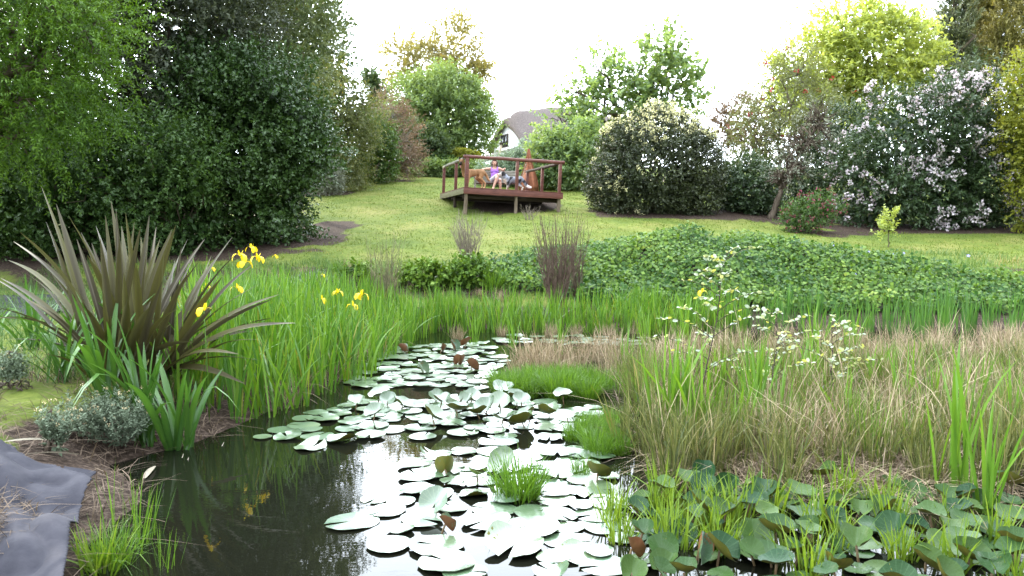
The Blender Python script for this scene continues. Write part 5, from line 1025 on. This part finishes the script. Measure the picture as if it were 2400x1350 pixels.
strew(60, [(1150, 868), (1300, 842), (1640, 822), (2500, 808), (2500, 880), (1900, 880), (1500, 900), (1300, 895)], 0.26, 21, 'dry_grass_tuft', dry_me, 'pinkish tan dry grass tuft in the far reed bed', 'grass', 'far dry grass tufts', 0.75, 1.05)
strew(36, [(1420, 900), (1700, 885), (2500, 880), (2500, 1010), (1480, 1010)], 0.27, 22, 'rush_tuft', mix_me, 'green brown rush tuft in the middle reed bed', 'grass', 'middle rush tufts', 0.55, 1.1)
strew(26, [(1440, 1010), (2500, 1010), (2500, 1130), (1550, 1120)], 0.2, 23, 'rush_tuft', mix_me, 'green brown rush tuft at the near edge of the reed bed', 'grass', 'near rush tufts', 0.7, 1.0)
strew(42, [(1560, 930), (2500, 900), (2500, 1110), (1560, 1090)], 0.25, 24, 'dry_grass_tuft', dry_me, 'tan dry grass tuft among the green rushes', 'grass', 'dry tufts among rushes', 0.7, 1.15)
strew(16, [(1580, 1060), (1850, 1050), (2300, 1110), (2300, 1160), (2100, 1160), (1600, 1110)], 0.2, 25, 'dead_grass_mat', mat_me, 'collapsed mat of dead grass at the front of the reed bed', 'grass', 'dead grass mats', 0.8, 1.15)
strew(30, [(1160, 905), (1240, 893), (1420, 905), (1420, 935), (1180, 930)], 0.13, 26, 'sedge_tuft', sed_me, 'fresh green sedge tuft along the water below the dry grass', 'grass', 'channel edge sedge', 0.75, 1.0)
strew(14, [(1330, 1010), (1440, 990), (1470, 1060), (1380, 1075)], 0.12, 27, 'sedge_tuft', sed_me, 'small green sedge tuft between the pads and the reed bed', 'grass', 'sedge by the reed bed', 0.5, 0.8)
for (a, b, s_, me_, lab) in ((1213, 1165, 1.15, sed_me[0], 'thick bright green sedge tuft standing alone among the lily pads'), (1230, 1160, 0.9, sed_me[2], 'smaller sedge tuft touching the lone bright green tuft'), (1362, 1112, 0.55, sed_me[1], 'tiny green sedge tuft rising between pads near the reed bed'), (255, 1325, 0.85, sed_me[3], 'green grass tuft in the shallows beside the grey liner'), (235, 1340, 0.9, sey_me[0], 'yellow green blades in the shallows beside the grey liner')):
    p = wat(a, b); put('sedge_tuft', me_, p.x, p.y, -0.01, lab, 'grass', None, s_)
thin_me = tuft_mesh('rush_clump', R4, 16, 0.12, 0.5, 0.007, SEDGE, 0.14, 0.1, 5, hvar=0.4)
for (a, b, s_, lab) in ((310, 1285, 0.95, 'sparse tall green stems in the shallows near the liner'), (345, 1260, 0.75, 'sparse green stems standing in open water past the liner tuft'), (395, 1330, 0.5, 'few thin stems in the rippled water')):
    p = wat(a, b); put('rush_clump', thin_me, p.x, p.y, -0.01, lab, 'grass', None, s_)
strew(12, [(1385, 1270), (1450, 1180), (1560, 1170), (1700, 1200), (1680, 1290), (1440, 1280)], 0.17, 28, 'sedge_tuft', sey_me, 'yellow green pointed sedge tuft rising between the dark pads', 'grass', 'yellow sedge in the pads', 0.7, 1.0)
strew(15, [(1700, 1200), (1980, 1160), (2420, 1240), (2420, 1380), (1680, 1370)], 0.2, 29, 'sedge_tuft', sey_me, 'upright yellow green sedge blades in front of the reed bed', 'grass', 'front sedge blades', 0.75, 1.05)
for (a, b, s_) in ((1555, 1050, 1.0), (1600, 1055, 1.0), (1640, 1050, 0.9), (1680, 960, 0.75), (1755, 1000, 0.95), (1775, 985, 0.8), (1880, 950, 0.75), (1900, 930, 0.8), (1990, 850, 0.8), (1905, 860, 0.9), (2050, 930, 0.7), (2190, 1010, 0.65), (2230, 1160, 1.05), (2310, 1200, 0.75), (1470, 880, 0.7), (1575, 1040, 1.05), (1620, 1065, 0.9), (1765, 1010, 0.9), (1830, 1020, 0.7), (1720, 1060, 0.7), (2120, 1000, 0.8), (2280, 980, 0.75), (1980, 1040, 0.7), (2380, 1060, 0.8), (1520, 830, 0.8), (1600, 830, 0.95), (1310, 830, 0.6), (1200, 815, 0.6), (1110, 805, 0.6)):
    p = wat(a, b); put('reed_clump', random.choice(tall_me), p.x, p.y, gw(p.x, p.y), 'tall green reed clump growing out of the reed bed' + (zone(p, 'reed', 99) or ' by the far lily channel'), 'reed', 'reed clumps in the reed bed', s_)
strew(12, [(620, 985), (800, 905), (900, 830), (930, 800), (880, 800), (780, 890), (600, 960)], 0.22, 30, 'dry_grass_tuft', [tuft_mesh('dry_grass_tuft', R4, 30, 0.13, 0.5, 0.006, DRY, 0.35, 0.5, 4, outward=0.5, hvar=0.45) for _ in range(3)], 'straw coloured grass leaning out from the iris roots', 'grass', 'straw along the left shore', 0.7, 1.1)
strew(7, [(900, 806), (1180, 792), (1500, 786), (1500, 776), (900, 790)], 0.3, 31, 'dry_grass_tuft', dry_me, 'dry grass tuft at the foot of the far irises', 'grass', 'dry tufts below far irises', 0.35, 0.55)

strew(20, [(1500, 1060), (1600, 1120), (1900, 1150), (2480, 1175), (2480, 1090), (1900, 1080)], 0.2, 43, 'rush_tuft', mix_me, 'green brown rush tuft rooted behind the dark cupped pads', 'grass', 'rushes behind the pads', 0.6, 0.9)
grn_me = [tuft_mesh('green_rush_tuft', R4, 70, 0.12, 0.46, 0.008, SEDGE, 0.16, 0.15, 4, outward=0.5, hvar=0.45, v=(0.1, 1.0)) for _ in range(4)]
stalk_me = [tuft_mesh('dry_stalks', R4, 11, 0.14, 0.7, 0.0055, DRY, 0.35, 0.4, 6, outward=0.6, hvar=0.35, v=(0.75, 1.0), tip=0.3) for _ in range(5)]
strew(58, [(1430, 900), (1700, 870), (2500, 860), (2500, 1120), (1560, 1100), (1450, 1000)], 0.22, 41, 'rush_tuft', grn_me, 'fresh green rush tuft in the brown reed bed', 'grass', 'green rushes in the reed bed', 0.7, 1.1)
strew(52, [(1450, 880), (1700, 850), (2500, 850), (2500, 1130), (1560, 1110)], 0.3, 42, 'dry_stalk_clump', stalk_me, 'few long pale dry stalks leaning from the reed bed', 'grass', 'pale stalks in the reed bed', 0.75, 1.2)
# ------------------------------------------------------------------ birch sapling in the reed bed
SAPL = leaf_mat('sapling_leaf', (0.27, 0.33, 0.24), (0.42, 0.47, 0.35), 0.35, 0.4, 0.4, c3=(0.42, 0.42, 0.06))
PURP = rough_mat('dark_purple_bark', (0.035, 0.022, 0.022), (0.08, 0.05, 0.045), 20, 0.6)
V, Q = leaves(np.zeros((1, 3)), np.array([[1.0, 0, 0]]), np.array([[0, 0, 1.0]]), [1.0], [0.9], 0.12)
def round_leaf(v_):
    an = np.linspace(0, 2 * math.pi, 8, endpoint=False); V = np.array([(0.5 - 0.5 * math.cos(a) * (1.0 if math.cos(a) > -0.9 else 1.15), 0.4 * math.sin(a), 0.06 * abs(math.sin(a))) for a in an] + [(0.5, 0, 0)])
    return mesh_np('leaf', V, np.array([(8, i, (i + 1) % 8) for i in range(8)]), SAPL, np.full(9, v_))
rl = [round_leaf(v_) for v_ in (0.1, 0.4, 0.7, 0.98)]
def sapling(label, base, top, D, n_tw, n_lf, twL, seed, lo=0.3):
    r = random.Random(seed); b = at(base[0], base[1], D); g = gw(b.x, b.y); tp = at(top[0], top[1], D + 0.1); root = empty('birch_sapling', (b.x, b.y, g)); tag(root, label, 'sapling')
    O = Vector((b.x, b.y, g)); n = 9; P = [Vector((0, 0, -0.05)).lerp(tp - O, i / (n - 1)) + Vector((r.gauss(0, .012), r.gauss(0, .012), 0)) * (1 if 0 < i < n - 1 else 0) for i in range(n)]
    mb = MB(); mb.tube(np.array(P), np.linspace(0.0075, 0.002, n), 6); tws = []
    for i in range(n_tw):
        f = lo + (1 - lo) * (i + r.random()) / n_tw; k = f * (n - 1); a = P[int(k)].lerp(P[min(int(k) + 1, n - 1)], k - int(k)); az = r.uniform(0, 6.28); L_ = twL * r.uniform(.5, 1.2) * (1.15 - 0.75 * f)
        pts = [a + Vector((math.cos(az) * L_ * t_, math.sin(az) * 0.6 * L_ * t_, L_ * (0.35 * t_ + 0.12 * math.sin(t_ * 3)))) for t_ in (0, .25, .5, .75, 1)]; mb.tube(np.array(pts), np.linspace(0.0032, 0.0012, 5), 4); tws.append(pts)
    mb.obj('stem', PURP, root, smooth=True)
    for i in range(n_lf):
        pts = r.choice(tws + [P[4:]]); f = r.uniform(0.2, 1) * (len(pts) - 1); k = min(int(f), len(pts) - 2); a = pts[k].lerp(pts[k + 1], f - k)
        q = link('leaf', r.choice(rl), root); q.location = a; q.rotation_euler = (r.gauss(0, .5), r.gauss(-0.1, .45), r.uniform(0, 6.28)); q.scale = (r.uniform(.028, .046),) * 3
sapling('slender birch sapling with pale rounded leaves and a dark purple stem', (1632, 1010), (1705, 590), 6.5, 22, 290, 0.66, 1)
sapling('shorter pale leaved birch sapling among the dry grass', (1795, 985), (1835, 735), 6.9, 15, 220, 0.55, 2, 0.3)
sapling('small birch sapling right of the taller ones', (1945, 980), (1950, 760), 7.0, 15, 200, 0.5, 3, 0.3)
# ------------------------------------------------------------------ bare twiggy shrubs on the far bank
def twiggy(label, base, top, wpx, D, n, mat, seed, rad=0.006, name='bare_shrub'):
    r = random.Random(seed); b = at(base[0], base[1], D); g = ground_or_water(b.x, b.y); z1 = at(top[0], top[1], D).z - g; wx = wpx * D / F / 2; mb = MB()
    for i in range(n):
        a = r.uniform(0, 6.28); ro = math.sqrt(r.random()); h = z1 * r.uniform(.55, 1.0); x1, y1 = math.cos(a) * wx * ro, math.sin(a) * wx * ro * .7
        pts = [(x1 * .25, y1 * .25, -.05)] + [(x1 * (.25 + .75 * t_) + r.gauss(0, .02), y1 * (.25 + .75 * t_) + r.gauss(0, .02), h * t_) for t_ in (.25, .5, .75, 1)]
        mb.tube(np.array(pts), np.linspace(rad, rad * .35, 5), 3, cap=False)
        for k in range(4):
            t_ = r.uniform(.3, .9); j = int(t_ * 4); p = np.array(pts[j]); d = np.array([r.gauss(0, .1), r.gauss(0, .1), r.uniform(.1, .3)]) * z1 * .8; mb.tube(np.array([p, p + d * .5 + np.array([0, 0, .01]), p + d]), np.array([rad * .5, rad * .4, rad * .2]), 3, cap=False)
    root = empty(name, (b.x, b.y, g)); tag(root, label, 'shrub'); mb.obj('twigs', mat, root)
    return root
TWG = rough_mat('grey_twig', (0.16, 0.13, 0.1), (0.3, 0.25, 0.2), 12, bump=0); TWB = rough_mat('brown_twig', (0.075, 0.05, 0.035), (0.16, 0.11, 0.085), 12, bump=0); TWO = rough_mat('olive_twig', (0.1, 0.1, 0.05), (0.2, 0.18, 0.1), 12, bump=0)
twiggy('thin grey bare twigged shrub in front of the deck', (1100, 612), (1100, 488), 95, 17.4, 60, TWG, 1, 0.0075)
twiggy('brown bare stemmed thicket at the left end of the ivy', (1305, 700), (1300, 492), 130, 14.2, 80, TWB, 2, 0.0085)
twiggy('dark spindly bare shrub behind the yellow irises', (905, 760), (900, 540), 110, 13.2, 46, TWO, 3, 0.006)
twiggy('small heap of dry twigs under the deck edge', (1240, 520), (1240, 475), 60, 24.5, 18, TWG, 5, 0.007)
twiggy('upright brown stems beside the bare thicket', (1350, 690), (1370, 505), 70, 14.6, 26, TWB, 6, 0.007)
for p in scatter(18, [(-5.0, 14.6), (0.2, 14.5), (0.6, 15.6), (-5.0, 16.3)], 0.35, 51, px=False):
    put('dry_grass_tuft', random.choice(dry_me), p[0], p[1], Tz(*p), 'withered tuft on the eroded bank below the lawn', 'grass', 'withered tufts on the bank', random.uniform(0.35, 0.65))
# ------------------------------------------------------------------ small plants
HELI = leaf_mat('helichrysum_leaf', (0.1, 0.135, 0.085), (0.2, 0.25, 0.17), 0.15, 0.7, 0.15, tcol=(1, 1, 0.8)); BUD = leaf_mat('helichrysum_bud', (0.45, 0.36, 0.2), (0.6, 0.5, 0.32), 0.1)
for (lb, D_, nn, lab) in (([(30, 925, 62, 48), (70, 950, 48, 42), (-20, 960, 60, 50)], 6.2, 620, 'grey green woolly plant with straw coloured buds on the bank corner'), ([(215, 1015, 45, 38), (275, 1012, 50, 42), (165, 1030, 32, 28)], 5.6, 620, 'grey green woolly plant spreading beside the dead flax leaves'), ([(125, 1050, 26, 30)], 5.1, 220, 'little grey green woolly plant near the liner')):
    plant('woolly_everlasting', lab, 'plant', D_, lb, HELI, n=nn // 2, m=18, L=0.026, W=0.009, sl=0.17, up=1.8, fill=0.2, r0=0.008, limb=20, back=0.8, crown='foliage', blossom=[dict(p=0.16, r=0.011, k=7, mat=BUD, out=1.1, name='buds')])
plant('young_shrub', 'small yellow green leafy shoot on the lawn before the rhododendron', 'plant', 20.5, [(2082, 540, 18, 10), (2085, 518, 7, 20)], G_LIME, n=50, m=10, L=0.07, W=0.04, sl=0.25, up=0.9, fill=0.1, r0=0.015)
for (a, b, D_, s_, lab) in ((1160, 655, 15.2, 1.6, 'arching bright green grass clump at the left end of the ivy'), (1505, 665, 13.9, 1.5, 'arching green grass clump at the foot of the ivy'), (1090, 640, 15.6, 0.9, 'small green grass clump on the eroded bank'), (790, 620, 16.0, 0.8, 'grey green tuft at the lawn bottom edge'), (2345, 668, 15.5, 1.1, 'blue green grass tuft beside the liner corner')):
    p = at(a, b, D_); put('grass_clump', random.choice(sed_me), p.x, p.y, ground_or_water(p.x, p.y), lab, 'grass', None, s_)
plant('trailing_ivy', 'low patch of ivy on the eroded bank below the lawn', 'ivy', 15.4, [(1000, 655, 60, 24), (1090, 640, 40, 24), (840, 660, 50, 22)], IVYL, n=420, m=10, L=0.07, W=0.055, sl=0.2, fill=0.1, r0=0.01, crown='foliage')
plant('mint_patch', 'speckled small leaved weeds behind the left irises', 'plants', 14.0, [(740, 680, 55, 32), (650, 690, 50, 22)], HELI, n=300, m=9, L=0.05, W=0.025, sl=0.18, up=0.9, fill=0.1, r0=0.008, crown='foliage')
# ------------------------------------------------------------------ pond liner sheets
LINER = rough_mat('grey_liner', (0.02, 0.02, 0.028), (0.05, 0.048, 0.058), 3.2, 0.7, 0.12, 0.6, c3=(0.15, 0.13, 0.11), contrast=(0.36, 0.66))
def sheet(label, poly, z, seed, amp=0.05, n=46, name='pond_liner_sheet', drop=0.0):
    W_ = np.array([wat(a, b, z)[:2] for a, b in poly]); lo, hi = W_.min(0) - 0.02, W_.max(0) + 0.02
    xs = np.linspace(lo[0], hi[0], n); ys = np.linspace(lo[1], hi[1], n); X, Y = np.meshgrid(xs, ys); ins = np.zeros(X.shape, bool); j = len(W_) - 1
    for i in range(len(W_)):
        c = ((W_[i, 1] > Y) != (W_[j, 1] > Y)) & (X < (W_[j, 0] - W_[i, 0]) * (Y - W_[i, 1]) / (W_[j, 1] - W_[i, 1] + 1e-9) + W_[i, 0]); ins ^= c; j = i
    s_ = seed * 1.7; fold = np.abs(np.sin(X * 3.1 + Y * 4.3 + s_ + 1.5 * np.sin(Y * 2.2 + s_))) ** 0.6; Z = np.maximum(T(X, Y), -0.02) + 0.02 + amp * fold + amp * 0.5 * wob(X, Y, 4.0, s_) + amp * 0.55 * np.abs(wob(X, Y, 6.5, s_ * 2)) ** 0.7
    ii = np.arange(n * n).reshape(n, n); Q = np.stack([ii[:-1, :-1], ii[:-1, 1:], ii[1:, 1:], ii[1:, :-1]], -1).reshape(-1, 4); q = ins.ravel(); Q = Q[q[Q].all(1)]
    c = np.array([X[ins].mean(), Y[ins].mean(), Z[ins].mean()])
    o_ = link(name, mesh_np(name, np.stack([X, Y, Z], -1).reshape(-1, 3) - c, Q, LINER, smooth=True)); o_.location = c; m_ = o_.modifiers.new('thickness', 'SOLIDIFY'); m_.thickness = 0.006; m_.offset = 1; tag(o_, label, 'liner')
    sm = o_.modifiers.new('smooth', 'SMOOTH'); sm.iterations = 5; o_.modifiers.move(1, 0); return o_
sheet('crumpled grey plastic pond liner in the near corner of the pond', [(-140, 1420), (-140, 1175), (60, 1152), (110, 1160), (205, 1190), (225, 1196), (196, 1235), (192, 1275), (172, 1300), (158, 1420)], 0.08, 1, 0.13, 110)
sheet('torn strip of grey liner beside the woolly plants', [(-60, 1128), (-40, 1052), (40, 1060), (75, 1095), (40, 1120)], 0.25, 2, 0.03)
sheet('small dark liner flap at the water edge', [(150, 1148), (232, 1140), (205, 1168), (150, 1172)], 0.03, 3, 0.02)
sheet('grey sheeting laid across the path behind the strap leaved plants', [(-200, 752), (-200, 718), (150, 700), (190, 735), (60, 752)], 0.4, 4, 0.02)
rc = [at(a, b, D_) for a, b, D_ in ((2240, 668, 15.6), (2330, 660, 15.8), (2460, 645, 16.2), (2520, 700, 14.4), (2400, 690, 14.8), (2330, 672, 15.2))]
V = []
for p in rc: V += [(p.x, p.y, p.z), (p.x, p.y, p.z - 0.02)]
V = np.array(V); c = V.mean(0); Q = [(0, 2, 4, 10), (4, 6, 8, 10), (1, 11, 5, 3), (5, 11, 9, 7)] + [(2 * i, 2 * i + 1, 2 * ((i + 1) % 6) + 1, 2 * ((i + 1) % 6)) for i in range(6)]
o_ = MB().add(V - c, Q).obj('pond_liner_sheet', LINER); o_.location = c; tag(o_, 'dark liner sheet showing above the ivy end on the far bank', 'liner')
EDGE = rough_mat('dark_edging', (0.03, 0.032, 0.04), (0.06, 0.06, 0.075), 6, 0.5)
p0, p1 = wat(45, 1148, 0.2), wat(118, 1128, 0.2); o_ = MB().tube(np.array([(0, 0, 0), tuple((p1 - p0) * 0.5 + Vector((0, 0, .015))), tuple(p1 - p0)]), 0.022, 8).obj('edging_pipe', EDGE, smooth=True); o_.location = (p0.x, p0.y, Tz(p0.x, p0.y) + 0.03); tag(o_, 'short dark plastic pipe lying at the liner edge', 'pipe')
# ------------------------------------------------------------------ dead leaves on the bank
for i, (a, b, c_, d_, lab) in enumerate(((150, 985, 8, 1098, 'long pale dead leaf lying down the bank to the liner'), (180, 1010, 30, 1120, 'second dead flax leaf lying beside the long pale one'), (335, 1010, 365, 1090, 'bleached dead leaf hanging from the flax base'), (410, 985, 442, 1070, 'rust edged dead leaf trailing into the water'), (440, 1000, 525, 1035, 'dry stalk leaning over the water'), (395, 1000, 430, 1062, 'thin dead leaf beside the rust edged one'), (560, 965, 640, 1010, 'thin dry stalk at the iris roots'))):
    p0, p1 = wat(a, b, 0.32), wat(c_, d_, 0.12 if i < 2 else 0.02); O = np.array([p1.x, p1.y, max(Tz(p1.x, p1.y), 0.0) + 0.015]); q0 = np.array([p0.x, p0.y, Tz(p0.x, p0.y) + 0.06]) - O
    V, Q, vv = strap_leaf(q0, (0, 0, 0), 0.04, 0.035 if i < 4 else 0.012, 0.3, 10, 0, random.uniform(-.5, .5), 0.92); o_ = link('dead_leaf', mesh_np('dead_leaf', V, Q, FLAX, np.clip(vv, 0.8, 1), smooth=True)); o_.location = O; tag(o_, lab, 'leaf')
n = 5200; x = R4.uniform(-4.6, -1.9, n); y = R4.uniform(3.3, 8.0, n); z = T(x, y); k = (z > 0.0) & (z < 0.42) & (wob(x, y, 2.2, 5.0) > -0.45); x, y, z = x[k], y[k], z[k]; n = len(x)
V, Q, Tt, q = blades(R4, np.stack([x, y, z + 0.005], -1), R4.uniform(0.05, 0.2, n), R4.uniform(0.004, 0.009, n), 1.6, 0.7, 3)
tag(link('leaf_litter', mesh_np('leaf_litter', V, [Q, Tt], LITT, np.repeat(R4.random(n), q))), 'brown litter of dead leaves and stems on the near bank', 'litter', kind='stuff')
n = 700; a = R4.uniform(0, 1, n); x = -2.55 + R4.normal(0, 0.22, n); y = 3.75 + R4.normal(0, 0.22, n); z = np.maximum(T(x, y), 0) + 0.09
V, Q, Tt, q = blades(R4, np.stack([x, y, z], -1), R4.uniform(0.05, 0.16, n), R4.uniform(0.003, 0.007, n), 1.8, 0.6, 3)
tag(link('liner_litter', mesh_np('liner_litter', V, [Q, Tt], LITT, np.repeat(R4.random(n), q))), 'heap of dry stems lying on the crumpled liner', 'litter', kind='stuff')
n = 9000; P = np.array(scatter(900, [(1440, 850), (2500, 815), (2500, 1180), (1900, 1170), (1500, 1100)], 0.02, 77)); P = P[R4.integers(len(P), size=n)] + R4.normal(size=(n, 2)) * 0.12
V, Q, Tt, q = blades(R4, np.stack([P[:, 0], P[:, 1], R4.uniform(0.0, 0.05, n)], -1), R4.uniform(0.1, 0.35, n), R4.uniform(0.004, 0.008, n), 1.2, 0.6, 3)
tag(link('reed_litter', mesh_np('reed_litter', V, [Q, Tt], LITT, np.repeat(R4.random(n), q))), 'tangle of dead stems floating between the reed bed tufts', 'litter', kind='stuff')

# ------------------------------------------------------------------ past about 300 of a kind: the farthest become one mass
def merge_far(prefix, keep, name, label, cat):
    obs = [o for o in bpy.data.objects if o.parent is None and o.type == 'MESH' and o.name.split('.')[0] == prefix]
    alln = [o for o in bpy.data.objects if o.parent is None and o.name.split('.')[0] == prefix]
    obs.sort(key=lambda o: -o.location.y); obs = obs[:max(0, len(alln) - keep)]
    if not obs: return
    mats = []; V = []; FQ = []; FT = []; MQ = []; MT = []; A = []; off = 0
    for o in obs:
        me = o.data; n = len(me.vertices); co = np.zeros(n * 3, np.float32); me.vertices.foreach_get('co', co)
        M = np.array(Matrix.LocRotScale(o.location, o.rotation_euler, o.scale)); V.append(co.reshape(-1, 3) @ M[:3, :3].T + M[:3, 3])
        a = np.zeros(n, np.float32); me.attributes['v'].data.foreach_get('value', a); A.append(a)
        mi = []
        for m_ in me.materials:
            if m_ not in mats: mats.append(m_)
            mi.append(mats.index(m_))
        for p in me.polygons:
            (FQ if p.loop_total == 4 else FT).append([q + off for q in p.vertices]); (MQ if p.loop_total == 4 else MT).append(mi[p.material_index])
        off += n
    V = np.vstack(V); c = V.mean(0)
    r = link(name, mesh_np(name, V - c, [np.array(FQ), np.array(FT)] if FT else [np.array(FQ)], mats, np.concatenate(A), MQ + MT)); r.location = c; tag(r, label, cat, kind='stuff')
    for o in obs: bpy.data.objects.remove(o)
merge_far('lily_pad', 296, 'lily_pad_raft', 'raft of tiny far lily pads along the foot of the irises', 'lily pads')
merge_far('iris_plant', 296, 'iris_band', 'band of far iris leaves below the lawn and ivy bank', 'iris')
